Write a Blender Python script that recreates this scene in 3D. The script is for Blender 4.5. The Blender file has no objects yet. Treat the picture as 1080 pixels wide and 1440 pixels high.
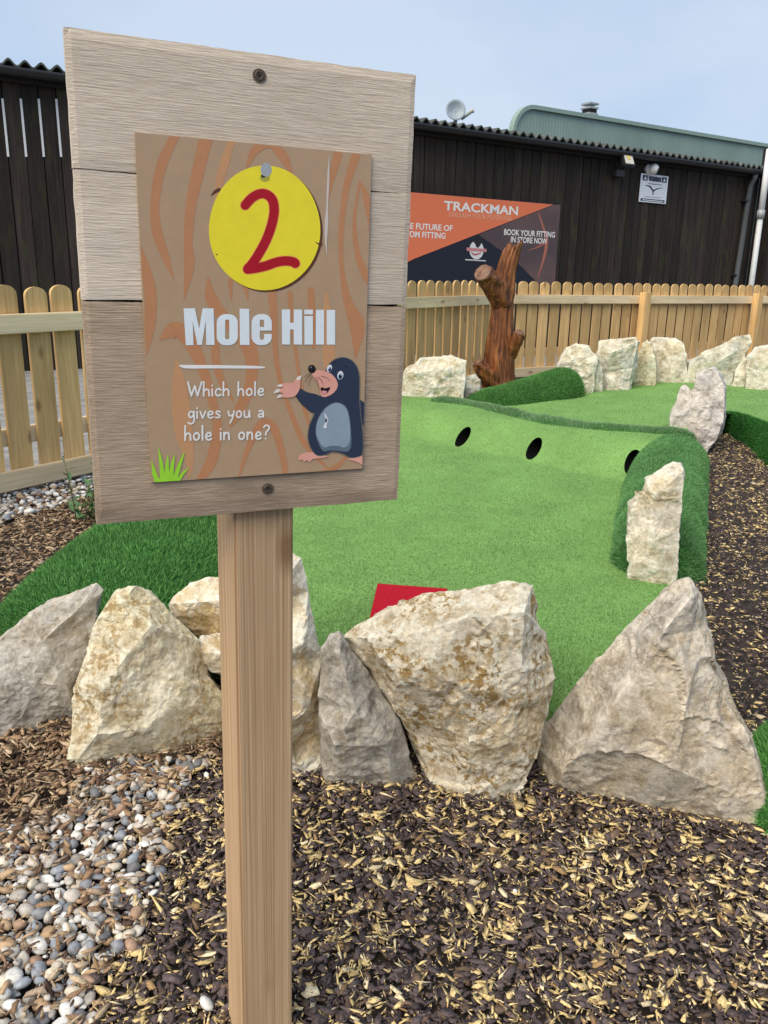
import bpy, bmesh, math, random
import numpy as np
from mathutils import Vector, Matrix, noise
from mathutils.geometry import tessellate_polygon, delaunay_2d_cdt

random.seed(7); rng = np.random.default_rng(7)
SC = bpy.context.scene
COL = SC.collection

# ------------------------------------------------------------------ camera
FPX, CAMZ = 1150.0, 1.15            # focal length in photo pixels (1080 x 1440), camera height in metres
ROLL = math.atan(0.018); PITCH = math.atan((720-390)*math.cos(ROLL)/FPX)
FW = Vector((0, math.cos(PITCH), -math.sin(PITCH))); RT = Vector((1, 0, 0)); UP = RT.cross(FW)
EX = RT*math.cos(ROLL)+UP*math.sin(ROLL); EU = UP*math.cos(ROLL)-RT*math.sin(ROLL)
CP = Vector((0, 0, CAMZ))
cam = bpy.data.cameras.new('camera'); camo = bpy.data.objects.new('camera', cam); COL.objects.link(camo)
cam.sensor_fit = 'VERTICAL'; cam.sensor_height = 36; cam.lens = 36*FPX/1440
cam.clip_start = 0.05; cam.clip_end = 1000
camo.matrix_world = Matrix(((EX.x, EU.x, -FW.x, 0), (EX.y, EU.y, -FW.y, 0), (EX.z, EU.z, -FW.z, CAMZ), (0, 0, 0, 1)))
SC.camera = camo

# ------------------------------------------------------------------ sky, sun, exposure
SUN_EL, SUN_AZ = math.radians(50), math.radians(-143)   # azimuth measured from +Y towards +X: behind the camera, to its left
w = bpy.data.worlds.new('World'); SC.world = w; w.use_nodes = True
nt = w.node_tree; nt.nodes.clear()
def N(t, k, **kw):
    n = t.nodes.new(k)
    for a, b in kw.items(): setattr(n, a, b)
    return n
out = N(nt, 'ShaderNodeOutputWorld'); bg = N(nt, 'ShaderNodeBackground'); bg.inputs[1].default_value = 0.12
sky = N(nt, 'ShaderNodeTexSky', sky_type='NISHITA', sun_disc=False)
sky.sun_elevation = SUN_EL; sky.sun_rotation = SUN_AZ; sky.air_density = 1.0; sky.dust_density = 2.0
tc = N(nt, 'ShaderNodeTexCoord'); mp = N(nt, 'ShaderNodeMapping'); mp.inputs['Scale'].default_value = (1, 1, 2.2)
nz = N(nt, 'ShaderNodeTexNoise'); nz.inputs['Scale'].default_value = 1.6; nz.inputs['Detail'].default_value = 5; nz.inputs['Roughness'].default_value = .5
rp = N(nt, 'ShaderNodeValToRGB'); rp.color_ramp.elements[0].position = .36; rp.color_ramp.elements[1].position = .66
rp.color_ramp.elements[0].color = (2.3, 3.6, 5.5, 1); rp.color_ramp.elements[1].color = (4.5, 5.2, 6.2, 1)
mx = N(nt, 'ShaderNodeMixRGB'); mx.inputs[0].default_value = .85
nt.links.new(tc.outputs['Generated'], mp.inputs[0]); nt.links.new(mp.outputs[0], nz.inputs['Vector'])
nt.links.new(nz.outputs['Fac'], rp.inputs[0]); nt.links.new(sky.outputs[0], mx.inputs[1]); nt.links.new(rp.outputs[0], mx.inputs[2])
nt.links.new(mx.outputs[0], bg.inputs[0]); nt.links.new(bg.outputs[0], out.inputs[0])
sl = bpy.data.lights.new('sun', 'SUN'); sl.energy = 3.4; sl.angle = math.radians(55); sl.color = (1, .88, .71)
so = bpy.data.objects.new('sun', sl); COL.objects.link(so)
sd = Vector((math.sin(SUN_AZ)*math.cos(SUN_EL), math.cos(SUN_AZ)*math.cos(SUN_EL), math.sin(SUN_EL)))
so.rotation_euler = sd.to_track_quat('Z', 'Y').to_euler(); so.location = (0, 0, 20)
SC.view_settings.view_transform = 'Standard'; SC.view_settings.look = 'None'; SC.view_settings.gamma = 1; SC.view_settings.exposure = 0.32
SC.view_settings.use_curve_mapping = False

# ------------------------------------------------------------------ helpers
def ray(x, y): return FW*FPX+EX*(x-540)-EU*(y-720)
def sstep(a, b, x):
    t = np.clip((x-a)/(b-a), 0, 1); return t*t*(3-2*t)
def G(x, y): return -.165+.165*sstep(1.2, 3.4, y)+.06*sstep(4.0, 8.5, y)      # ground height
def ong(x, y, z=None):
    d = ray(x, y); zz = 0 if z is None else z
    for _ in range(25):
        p = CP+d*((zz-CAMZ)/d.z)
        if z is not None: break
        zz = float(G(p.x, p.y))
    return p
def onplane(x, y, p0, n):
    d = ray(x, y); return CP+d*((p0-CP).dot(n)/d.dot(n))

def link(o, parent):
    COL.objects.link(o)
    if parent is not None:
        o.parent = parent
        inv = parent.matrix_basis.inverted()
        q = parent.parent
        if q is not None: inv = inv @ parent.matrix_parent_inverse.inverted() @ q.matrix_basis.inverted()
        o.matrix_parent_inverse = inv
    return o
def tag(o, label, cat, group=None):
    o['label'] = label; o['category'] = cat
    if group: o['group'] = group
    return o
def thing(name, label, cat, loc, group=None):
    o = bpy.data.objects.new(name, None); o.empty_display_size = .1; o.location = loc
    o.matrix_basis = Matrix.Translation(Vector(loc)); COL.objects.link(o); return tag(o, label, cat, group)
def mesh(name, v, f, m, smooth=False):
    me = bpy.data.meshes.new(name); me.from_pydata([tuple(a) for a in v], [], f)
    if m: me.materials.append(m)
    if smooth: me.polygons.foreach_set('use_smooth', [True]*len(me.polygons))
    me.update(); return me
def mk(name, v, f, m, parent=None, smooth=False, M=None, me=None):
    if me is None: me = mesh(name, v, f, m, smooth)
    o = bpy.data.objects.new(name, me)
    if M is not None: o.matrix_basis = M
    return link(o, parent)
def np_mesh(name, verts, loops, totals, m, cols=None, smooth=False):
    me = bpy.data.meshes.new(name); nv = len(verts)
    me.vertices.add(nv); me.vertices.foreach_set('co', np.asarray(verts, np.float32).ravel())
    me.loops.add(len(loops)); me.loops.foreach_set('vertex_index', np.asarray(loops, np.int32))
    st = np.concatenate([[0], np.cumsum(totals)[:-1]]).astype(np.int32)
    me.polygons.add(len(totals)); me.polygons.foreach_set('loop_start', st)
    try: me.polygons.foreach_set('loop_total', np.asarray(totals, np.int32))
    except Exception: pass
    if smooth: me.polygons.foreach_set('use_smooth', np.ones(len(totals), bool))
    me.update(calc_edges=True); me.validate()
    if cols is not None:
        a = me.color_attributes.new('Col', 'FLOAT_COLOR', 'POINT')
        c = np.ones((nv, 4), np.float32); c[:, :3] = cols; a.data.foreach_set('color', c.ravel())
    if m: me.materials.append(m)
    return me
def boxm(name, sx, sy, sz, m, bev=0.0, cz=0.0):
    """box centred in x,y; z from cz-sz/2 to cz+sz/2"""
    bm = bmesh.new(); bmesh.ops.create_cube(bm, size=1)
    for v in bm.verts: v.co = Vector((v.co.x*sx, v.co.y*sy, v.co.z*sz+cz))
    if bev: bmesh.ops.bevel(bm, geom=bm.edges[:], offset=bev, segments=2, affect='EDGES')
    me = bpy.data.meshes.new(name); bm.to_mesh(me); bm.free()
    if m: me.materials.append(m)
    return me
def frame(p, X, Y, Z): return Matrix(((X.x, Y.x, Z.x, p.x), (X.y, Y.y, Z.y, p.y), (X.z, Y.z, Z.z, p.z), (0, 0, 0, 1)))
def tube(path, radii, seg=10, cap=True):
    v, f = [], []; n = len(path); path = [Vector(p) for p in path]
    ref = Vector((0.31, 0.2, .93)).normalized()
    for i, p in enumerate(path):
        t = (path[min(i+1, n-1)]-path[max(i-1, 0)]).normalized()
        a = t.cross(ref).normalized(); b = t.cross(a)
        for k in range(seg):
            an = 2*math.pi*k/seg; v.append(p+(a*math.cos(an)+b*math.sin(an))*radii[i])
    for i in range(n-1):
        for k in range(seg): f.append((i*seg+k, i*seg+(k+1) % seg, (i+1)*seg+(k+1) % seg, (i+1)*seg+k))
    if cap: f.append(tuple(range(seg-1, -1, -1))); f.append(tuple((n-1)*seg+k for k in range(seg)))
    return v, f

# ------------------------------------------------------------------ materials
def newmat(name):
    m = bpy.data.materials.new(name); m.use_nodes = True; t = m.node_tree; t.nodes.clear()
    o = N(t, 'ShaderNodeOutputMaterial'); b = N(t, 'ShaderNodeBsdfPrincipled'); t.links.new(b.outputs[0], o.inputs[0])
    return m, t, b
def coords(t, stretch, rnd=True, kind='Object'):
    c = N(t, 'ShaderNodeTexCoord'); src = c.outputs[kind]
    if rnd:
        oi = N(t, 'ShaderNodeObjectInfo'); mul = N(t, 'ShaderNodeMath', operation='MULTIPLY'); mul.inputs[1].default_value = 37.0
        t.links.new(oi.outputs['Random'], mul.inputs[0])
        ad = N(t, 'ShaderNodeVectorMath', operation='ADD'); t.links.new(src, ad.inputs[0]); t.links.new(mul.outputs[0], ad.inputs[1]); src = ad.outputs[0]
    mp = N(t, 'ShaderNodeMapping'); mp.inputs['Scale'].default_value = stretch; t.links.new(src, mp.inputs[0])
    return mp.outputs[0]
def noiseN(t, vec, scale, detail=6, rough=.55, dist=0):
    n = N(t, 'ShaderNodeTexNoise'); n.inputs['Scale'].default_value = scale; n.inputs['Detail'].default_value = detail
    n.inputs['Roughness'].default_value = rough; n.inputs['Distortion'].default_value = dist; t.links.new(vec, n.inputs['Vector']); return n.outputs['Fac']
def ramp(t, fac, stops):
    r = N(t, 'ShaderNodeValToRGB'); e = r.color_ramp.elements
    while len(e) < len(stops): e.new(.5)
    for k, (p, c) in zip(e, stops): k.position = p; k.color = (c[0], c[1], c[2], 1) if not isinstance(c, (int, float)) else (c, c, c, 1)
    t.links.new(fac, r.inputs[0]); return r.outputs[0]
def mixc(t, fac, a, b, mode='MIX'):
    n = N(t, 'ShaderNodeMixRGB', blend_type=mode)
    for i, s in ((0, fac), (1, a), (2, b)):
        if isinstance(s, (int, float)): n.inputs[i].default_value = s if i == 0 else (s, s, s, 1)
        elif isinstance(s, tuple): n.inputs[i].default_value = (*s, 1)
        else: t.links.new(s, n.inputs[i])
    return n.outputs[0]
def bumpN(t, b, h, strength, dist=.01, chain=None):
    n = N(t, 'ShaderNodeBump'); n.inputs['Strength'].default_value = strength; n.inputs['Distance'].default_value = dist
    t.links.new(h, n.inputs['Height'])
    if chain is not None: t.links.new(chain, n.inputs['Normal'])
    t.links.new(n.outputs[0], b.inputs['Normal']); return n.outputs[0]
def randv(t, col, lo, hi):
    oi = N(t, 'ShaderNodeObjectInfo'); mr = N(t, 'ShaderNodeMapRange'); mr.inputs['To Min'].default_value = lo; mr.inputs['To Max'].default_value = hi
    t.links.new(oi.outputs['Random'], mr.inputs[0]); h = N(t, 'ShaderNodeHueSaturation'); t.links.new(mr.outputs[0], h.inputs['Value'])
    t.links.new(col, h.inputs['Color']); return h.outputs[0]
def plain(name, c, rough=.5, spec=.4, metal=0, var=.12, scale=25, bump=.0):
    m, t, b = newmat(name); v = coords(t, (1, 1, 1))
    f = noiseN(t, v, scale); lo = tuple(x*(1-var) for x in c); hi = tuple(min(1, x*(1+var)) for x in c)
    t.links.new(ramp(t, f, [(.3, lo), (.7, hi)]), b.inputs['Base Color'])
    b.inputs['Roughness'].default_value = rough; b.inputs['Specular IOR Level'].default_value = spec; b.inputs['Metallic'].default_value = metal
    if bump: bumpN(t, b, f, bump)
    return m
def wood(name, dark, light, axis=2, pitch=60, along=3, rough=.75, bump=.25, rnd=(.82, 1.12), knots=None, streak=None, detail=8, mott=.55, dist=.35, pores=0):
    """timber with grain along one local axis"""
    m, t, b = newmat(name); s = [pitch]*3; s[axis] = along
    v = coords(t, tuple(s)); g = noiseN(t, v, 1.0, detail, .62, dist)
    col = ramp(t, g, [(.28, dark), (.52, tuple((a+c)/2 for a, c in zip(dark, light))), (.72, light)])
    s2 = [5.0]*3; s2[axis] = 1.4; v2 = coords(t, tuple(s2)); g2 = noiseN(t, v2, 1.0, 3)
    col = mixc(t, mott, col, mixc(t, 1.0, col, ramp(t, g2, [(.3, (.62, .58, .52)), (.7, (1.25, 1.22, 1.18))]), 'MULTIPLY'))
    if pores:
        s4 = [900.0]*3; s4[axis] = 22; col = mixc(t, ramp(t, noiseN(t, coords(t, tuple(s4)), 1.0, 3), [(.60, 0.0), (.70, pores)]), col, tuple(x*.45 for x in dark))
    if knots:
        s3 = [7.0]*3; s3[axis] = 3.2; v3 = coords(t, tuple(s3)); vo = N(t, 'ShaderNodeTexVoronoi'); vo.inputs['Scale'].default_value = 1.0; t.links.new(v3, vo.inputs['Vector'])
        col = mixc(t, ramp(t, vo.outputs['Distance'], [(.05, .85), (.16, 0.0)]), col, knots)
    if streak:
        col = mixc(t, ramp(t, noiseN(t, v2, 2.3, 4), [(.52, 0.0), (.68, .75)]), col, streak)
    t.links.new(randv(t, col, *rnd), b.inputs['Base Color']); b.inputs['Roughness'].default_value = rough; b.inputs['Specular IOR Level'].default_value = .25
    bumpN(t, b, g, bump, .004); return m
def attrmat(name, rough=.8, spec=.2, noise_amt=.25, scale=180, bump=.2):
    m, t, b = newmat(name); a = N(t, 'ShaderNodeVertexColor', layer_name='Col'); v = coords(t, (1, 1, 1), False)
    f = noiseN(t, v, scale, 4); c = mixc(t, 1.0, a.outputs[0], ramp(t, f, [(.25, 1-noise_amt), (.75, 1+noise_amt)]), 'MULTIPLY')
    t.links.new(c, b.inputs['Base Color']); b.inputs['Roughness'].default_value = rough; b.inputs['Specular IOR Level'].default_value = spec
    if bump: bumpN(t, b, f, bump, .002)
    return m
def turfmat(name, dark, light, sheen=.0):
    m, t, b = newmat(name); v = coords(t, (1, 1, 1), False)
    f1 = noiseN(t, v, 420, 3, .7); f2 = noiseN(t, v, 3.2, 4, .6); f3 = noiseN(t, v, 60, 3, .6)
    c = ramp(t, f1, [(.25, dark), (.75, light)])
    c = mixc(t, 1.0, c, ramp(t, f2, [(.3, .86), (.7, 1.14)]), 'MULTIPLY'); c = mixc(t, 1.0, c, ramp(t, f3, [(.3, .9), (.7, 1.1)]), 'MULTIPLY')
    t.links.new(c, b.inputs['Base Color']); b.inputs['Roughness'].default_value = .9; b.inputs['Specular IOR Level'].default_value = .15
    b.inputs['Sheen Weight'].default_value = sheen; bumpN(t, b, f1, .5, .004); return m
def rockmat(name, pale, mid, ochre, ochre_amt=.5, grey_amt=.4, grey=(.26, .25, .23), spots=.5, seed=0.0):
    m, t, b = newmat(name); v0 = coords(t, (1, 1, 1), False)
    ad = N(t, 'ShaderNodeVectorMath', operation='ADD'); ad.inputs[1].default_value = (seed, seed*.7, seed*1.3); t.links.new(v0, ad.inputs[0]); v = ad.outputs[0]
    big = noiseN(t, v, 5.5, 8, .62, .6); med = noiseN(t, v, 16, 10, .76, .25); fine = noiseN(t, v, 95, 7, .75)
    c = ramp(t, med, [(.30, tuple(x*.62 for x in mid)), (.42, mid), (.53, tuple((a*.6+d*.4) for a, d in zip(pale, mid))), (.64, pale)])
    c = mixc(t, mixc(t, 1.0, ramp(t, big, [(.46, 0.0), (.60, 1.0)]), grey_amt, 'MULTIPLY'), c, mixc(t, ramp(t, med, [(.35, 0.0), (.62, 1.0)]), tuple(x*.55 for x in grey), tuple(min(.8, x*1.7) for x in grey)))
    b2 = noiseN(t, v, 4.1, 8, .68, .5)
    c = mixc(t, mixc(t, 1.0, ramp(t, b2, [(.49, 0.0), (.60, 1.0)]), ochre_amt, 'MULTIPLY'), c, mixc(t, ramp(t, med, [(.35, 0.0), (.62, 1.0)]), tuple(x*.6 for x in ochre), tuple(min(1, x*1.35) for x in ochre)))
    # chalky veins along fracture lines
    vn = noiseN(t, v, 6, 8, .62, .6); vein = ramp(t, vn, [(.485, 0.0), (.498, .4), (.502, .4), (.515, 0.0)])
    c = mixc(t, vein, c, tuple(min(.86, x*1.2) for x in pale))
    # iron-brown pits in clusters
    sp = noiseN(t, v, 48, 8, .68, .2); spm = noiseN(t, v, 5.2, 5, .65)
    s = mixc(t, 1.0, ramp(t, sp, [(.50, 0.0), (.54, .95)]), ramp(t, spm, [(.44, 0.0), (.54, spots)]), 'MULTIPLY')
    c = mixc(t, s, c, mixc(t, fine, (.13, .075, .028), (.48, .31, .10)))
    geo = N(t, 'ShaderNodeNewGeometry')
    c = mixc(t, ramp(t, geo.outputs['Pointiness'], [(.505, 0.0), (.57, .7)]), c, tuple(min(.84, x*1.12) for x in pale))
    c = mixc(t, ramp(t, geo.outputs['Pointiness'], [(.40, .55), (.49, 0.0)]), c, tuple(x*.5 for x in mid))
    c = mixc(t, 1.0, c, ramp(t, fine, [(.25, .62), (.75, 1.28)]), 'MULTIPLY')
    t.links.new(c, b.inputs['Base Color']); b.inputs['Roughness'].default_value = .9; b.inputs['Specular IOR Level'].default_value = .2
    n1 = bumpN(t, b, med, .35, .010); n2 = bumpN(t, b, sp, .35, .004, n1); bumpN(t, b, fine, .8, .005, n2); return m

MT = {}
MT['picket'] = wood('picket_timber', (.55, .34, .13), (.85, .60, .295), 2, 55, 2.5, knots=(.30, .16, .06), rnd=(.78, 1.08))
MT['rail'] = wood('rail_timber', (.70, .54, .32), (.88, .75, .52), 0, 50, 2.5, knots=(.36, .22, .1), rnd=(.9, 1.1))
MT['barn'] = wood('barn_board', (.014, .0105, .0095), (.046, .034, .030), 2, 40, 1.2, rough=.75, rnd=(.65, 1.35), streak=(.036, .038, .016))
MT['dark'] = plain('tar_black', (.012, .011, .011), .8)
MT['post'] = wood('post_timber', (.34, .21, .11), (.70, .50, .31), 2, 400, 1.6, rough=.75, bump=.5, rnd=(1, 1), detail=9, mott=.35, knots=(.22, .125, .06))
MT['postside'] = MT['post']
MT['plank_hi'] = wood('weathered_plank_pale', (.54, .455, .37), (.76, .675, .57), 0, 520, 30, rough=.85, bump=.45, rnd=(.98, 1.02), detail=10, mott=.5, dist=.12, pores=.4)
MT['plank_lo'] = wood('weathered_plank_brown', (.34, .25, .175), (.60, .485, .375), 0, 520, 30, rough=.85, bump=.45, rnd=(.98, 1.02), dist=.12, pores=.45, streak=(.20, .14, .095), detail=10, mott=.45)
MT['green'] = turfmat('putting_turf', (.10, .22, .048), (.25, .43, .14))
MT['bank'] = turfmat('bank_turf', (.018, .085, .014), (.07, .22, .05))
MT['fibre'] = attrmat('turf_fibre', .75, .2, .2, 300, 0)
MT['chip'] = attrmat('mulch_chip', .85, .2, .42, 230, .4)
MT['pebble'] = attrmat('pebble_stone', .6, .35, .28, 120, .15)
MT['red'] = plain('red_mat', (.50, .012, .03), .95, .1, var=.5, scale=420, bump=.8)
MT['pipe'] = plain('black_pipe', (.003, .003, .003), .95, .1)
MT['white'] = plain('white_plastic', (.72, .73, .74), .4, var=.04)
MT['zinc'] = plain('grey_pipe', (.30, .32, .34), .35, .5, var=.15)
MT['blackpl'] = plain('black_plastic', (.02, .021, .023), .4)
MT['steel'] = plain('screw_steel', (.10, .085, .07), .5, .5, .6)

# ------------------------------------------------------------------ ground
def ax(a, b, core0, core1, step):
    l = list(np.arange(core0, core1, step)); lo = list(-np.geomspace(.3, core0-a, 14)[::-1]+core0); hi = list(np.geomspace(.3, b-core1, 14)+core1); return np.array(lo+l+hi)
xs = ax(-300, 300, -4, 6, .12); ys = ax(-200, 400, .4, 11, .12)
XX, YY = np.meshgrid(xs, ys); ZZ = G(XX, YY)-.012
for i in range(XX.shape[0]):
    for j in range(XX.shape[1]):
        if abs(XX[i, j]) < 7 and YY[i, j] < 12: ZZ[i, j] += .008*noise.noise((XX[i, j]*3, YY[i, j]*3, 0))
V = np.stack([XX, YY, ZZ], -1).reshape(-1, 3); nx = len(xs)
Fq = [(i*nx+j, i*nx+j+1, (i+1)*nx+j+1, (i+1)*nx+j) for i in range(len(ys)-1) for j in range(nx-1)]
def soil():
    m, t, b = newmat('soil'); v = coords(t, (1, 1, 1), False); f = noiseN(t, v, 60, 8, .7); f2 = noiseN(t, v, 6, 5)
    c = ramp(t, f, [(.3, (.018, .013, .011)), (.55, (.05, .036, .028)), (.75, (.13, .095, .06))]); c = mixc(t, 1.0, c, ramp(t, f2, [(.3, .7), (.7, 1.2)]), 'MULTIPLY')
    t.links.new(c, b.inputs['Base Color']); b.inputs['Roughness'].default_value = .95; bumpN(t, b, f, .8, .02); return m
g = mk('ground', V, Fq, soil(), smooth=True); g['kind'] = 'structure'

# ------------------------------------------------------------------ fence line and barn line in plan
th1, th2, th3 = math.radians(33), math.radians(58.5), math.radians(57.3)
D1 = Vector((math.sin(th1), math.cos(th1), 0)); D2 = Vector((math.sin(th2), math.cos(th2), 0)); DB = Vector((math.sin(th3), math.cos(th3), 0))
FA = ong(54, 688); FA.z = 0
FC = FA.copy()
for k in range(2000):                        # walk along the first run up to the bend behind the carved trunk
    FC = FA+D1*(k*.005)
    if (FC.x/FC.y) > ong(702, 545).x/ong(702, 545).y: break
BW = ong(50, 524, .05); BW.z = 0             # foot of the barn wall
NBW = Vector((DB.y, -DB.x, 0))               # wall normal towards the camera side
def wall_uz(px, py, off=0):
    p = onplane(px, py, BW+NBW*off, NBW); return (p-BW).dot(DB), p.z
# concrete yard between fence and barn
yd = [FA-D1*4+D1.cross(Vector((0, 0, 1)))*-.25, FC+Vector((-.2, .3, 0)), FC+D2*14+Vector((-.1, .3, 0)), BW+DB*24, BW-DB*8]
bm = bmesh.new(); bmesh.ops.triangulate(bm, faces=[bm.faces.new([bm.verts.new((p.x, p.y, 0)) for p in yd])])
for _ in range(5): bmesh.ops.subdivide_edges(bm, edges=bm.edges[:], cuts=1, use_grid_fill=True)
for v in bm.verts: v.co.z = float(G(v.co.x, v.co.y))+.012
me = bpy.data.meshes.new('yard_paving'); bm.to_mesh(me); bm.free(); me.materials.append(plain('concrete', (.25, .25, .245), .9, var=.35, scale=9, bump=.2))
o = bpy.data.objects.new('yard_paving', me); COL.objects.link(o); o['kind'] = 'structure'

# ------------------------------------------------------------------ barn
BARN_R = wall_uz(1064, 300)[0]               # where the low wing ends
EAVE = sum(wall_uz(*q)[1] for q in ((20, 92), (600, 178), (1040, 246)))/3
barn = thing('timber_barn', 'long low barn clad in near-black vertical boards behind the picket fence', 'barn', BW)
MB = frame(BW, DB, -NBW, Vector((0, 0, 1)))  # local x along wall, y into the barn, z up
bw_, bp_ = .168, .177
U0, U1 = -3.6, BARN_R
bmesh_board = boxm('wall_board', bw_, .022, EAVE, MT['barn'], .003, EAVE/2)
bmesh_short = boxm('wall_board', bw_, .022, EAVE, MT['barn'], .003, EAVE/2)
nb = int((U1-U0)/bp_)
for k in range(nb):
    u = U0+(k+.5)*bp_
    mk('wall_board', None, None, None, barn, me=bmesh_board, M=MB @ Matrix.Translation((u+random.uniform(-.004, .004), random.uniform(-.006, .006), 0)) @ Matrix.Rotation(random.uniform(-.0012, .0012), 4, 'Y'))
o = mk('wall_backing', None, None, None, barn, me=boxm('wall_backing', U1-U0, .05, EAVE, MT['dark'], 0, EAVE/2), M=MB @ Matrix.Translation(((U0+U1)/2, .06, 0)))
# white strips over the left bay's board joints, standing in for daylight through gaps
for px in (14.5, 38.5, 61.5, 85.5, -10, 109, 133):
    u, zt = wall_uz(px-2.5, 140); ub, zb = wall_uz(px+1.5, 221)
    u = U0+round((u-U0)/bp_)*bp_
    mk('daylight_strip', None, None, None, barn, me=boxm('daylight_strip', .022, .006, zt-zb, MT['white'], 0, (zt+zb)/2), M=MB @ Matrix.Translation((u, -.016, 0)))
# body of the barn behind the wall
mk('barn_body', None, None, None, barn, me=boxm('barn_body', U1-U0, 7.5, EAVE, MT['dark'], 0, EAVE/2), M=MB @ Matrix.Translation(((U0+U1)/2, 3.84, 0)))
# corrugated roof sheet with a real edge
cp = .155; nu = int((U1-U0+.5)/cp*8); v, f = [], []
for r, (yy, zz) in enumerate(((-.22, EAVE+.055), (3.8, EAVE+.18), (7.9, EAVE-.1))):
    for s in range(2):
        for i in range(nu+1):
            u = U0-.2+i*cp/8; v.append((u, yy, zz+.030*math.cos(2*math.pi*u/cp)-s*.022))
n1 = nu+1
for i in range(nu):
    for r in range(2):
        a = 2*r*n1; c = 2*(r+1)*n1
        f.append((a+i, a+i+1, c+i+1, c+i)); f.append((a+n1+i+1, a+n1+i, c+n1+i, c+n1+i+1))
    f.append((i+1, i, n1+i, n1+i+1))
MT['roof'] = plain('fibre_cement', (.085, .095, .085), .9, var=.6, scale=5, bump=.3)
mk('corrugated_roof', v, f, MT['roof'], barn, M=MB)
# gutter: half round trough
v, f = [], []; gs = 9
for i, u in enumerate((U0-.2, U1+.05)):
    for k in range(gs):
        a = math.pi+math.pi*k/(gs-1); v.append((u, -.19+.075*math.cos(a), EAVE+.0+.075*math.sin(a)))
    for k in range(gs):
        a = 2*math.pi-math.pi*k/(gs-1); v.append((u, -.19+.068*math.cos(a), EAVE+.002+.068*math.sin(a)))
for k in range(2*gs): f.append((k, (k+1) % (2*gs), 2*gs+(k+1) % (2*gs), 2*gs+k))
mk('gutter', v, f, MT['blackpl'], barn, True, M=MB)
mk('fascia', None, None, None, barn, me=boxm('fascia', U1-U0, .03, .16, MT['dark'], 0, EAVE-.03), M=MB @ Matrix.Translation(((U0+U1)/2, -.09, 0)))
# downpipe at the corner
ua, za = wall_uz(1057, 250, .09); ub, zb = wall_uz(1031, 400, .09)
dp = thing('downpipe', 'dark weathered downpipe on the barn corner, left of the pale one', 'downpipe', MB @ Vector(((ua+ub)/2, -.09, 0)))
v, f = tube([MB @ Vector((ua-.02, -.17, EAVE-.06)), MB @ Vector((ua-.01, -.15, EAVE-.14)), MB @ Vector((ua, -.09, EAVE-.26)), MB @ Vector(((ua+ub)/2, -.09, 1.2)), MB @ Vector((ub, -.09, .06))], [.05]*5, 12)
mk('pipe', v, f, plain('dark_pipe', (.10, .11, .12), .3, .6), dp, True)
for z in (2.6, 1.3): mk('pipe_clip', None, None, None, dp, me=boxm('pipe_clip', .15, .13, .03, MT['blackpl'], .004, z), M=MB @ Matrix.Translation(((ua+ub)/2, -.06, 0)))
# taller wing on the right
UR = BARN_R+.02; HW = wall_uz(1072, 201, .32)[1]
wing = thing('barn_wing', 'taller dark boarded barn wing at the far right edge behind the fence', 'barn', MB @ Vector((UR+2, 0, 0)))
wb = boxm('wall_board', bw_, .022, HW, MT['barn'], .003, HW/2)
for k in range(24):
    mk('wall_board', None, None, None, wing, me=wb, M=MB @ Matrix.Translation((UR+.08+k*bp_, -.32+random.uniform(-.005, .005), 0)))
mk('wall_backing', None, None, None, wing, me=boxm('wall_backing', 24*bp_, .1, HW-.02, MT['dark'], 0, HW/2), M=MB @ Matrix.Translation((UR+12*bp_, -.24, 0)))
mk('corner_board', None, None, None, wing, me=boxm('corner_board', .03, .36, HW, MT['barn'], .002, HW/2), M=MB @ Matrix.Translation((UR-.017, -.155, 0)))
mk('verge_board', None, None, None, wing, me=boxm('verge_board', 24*bp_+.04, .05, .22, MT['dark'], .004, HW+.05), M=MB @ Matrix.Translation((UR+12*bp_, -.36, 0)))
wp = thing('downpipe', 'pale grey downpipe running down the taller barn wing at the right edge', 'downpipe', MB @ Vector((UR+.1, -.42, 0)))
uc = (onplane(1066, 330, BW+NBW*.42, NBW)-BW).dot(DB)
v, f = tube([MB @ Vector((uc, -.42, HW-.1)), MB @ Vector((uc, -.42, 2.35))], [.055]*2, 14); mk('pipe', v, f, MT['white'], wp, True)
v, f = tube([MB @ Vector((uc, -.42, 2.33)), MB @ Vector((uc, -.42, .05))], [.050]*2, 14); mk('pipe', v, f, plain('pale_pipe', (.55, .57, .58), .35), wp, True)
v, f = tube([MB @ Vector((uc, -.42, 2.28)), MB @ Vector((uc, -.42, 2.42))], [.068]*2, 14); mk('pipe_socket', v, f, MT['zinc'], wp, True)
# green steel barn behind
off = -6.0
gl, gz = wall_uz(722, 190, off); g2, gzt = wall_uz(745, 163, off); g3, gzr = wall_uz(1075, 197, off)
GH = (gzt+gzr)/2
gb = thing('green_barn', 'pale green sheet-metal barn roof rising behind the dark barn', 'barn', MB @ Vector((gl+6, 7, 0)))
Rr = .55; prof = [(gl, 0)]+[(gl+Rr-Rr*math.cos(a), GH-Rr+Rr*math.sin(a)) for a in np.linspace(0, math.pi/2, 9)]+[(gl+16, GH), (gl+16, 0)]
v = [(a, 6.0, z) for a, z in prof]+[(max(a+6.4, gl+6.4) if a < gl+2 else a, 12.0, z) for a, z in prof]; n = len(prof)
f = [tuple(range(n-1, -1, -1)), tuple(range(n, 2*n))]+[(i, (i+1) % n, n+(i+1) % n, n+i) for i in range(n)]
mg, t, b = newmat('green_sheet'); vv = coords(t, (1, 1, 1), False); wv = N(t, 'ShaderNodeTexWave', wave_type='BANDS', bands_direction='X'); wv.inputs['Scale'].default_value = 3.2; wv.inputs['Distortion'].default_value = 0
t.links.new(vv, wv.inputs['Vector']); f1 = noiseN(t, coords(t, (1, 1, .25), False), 1.2, 5)
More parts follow.
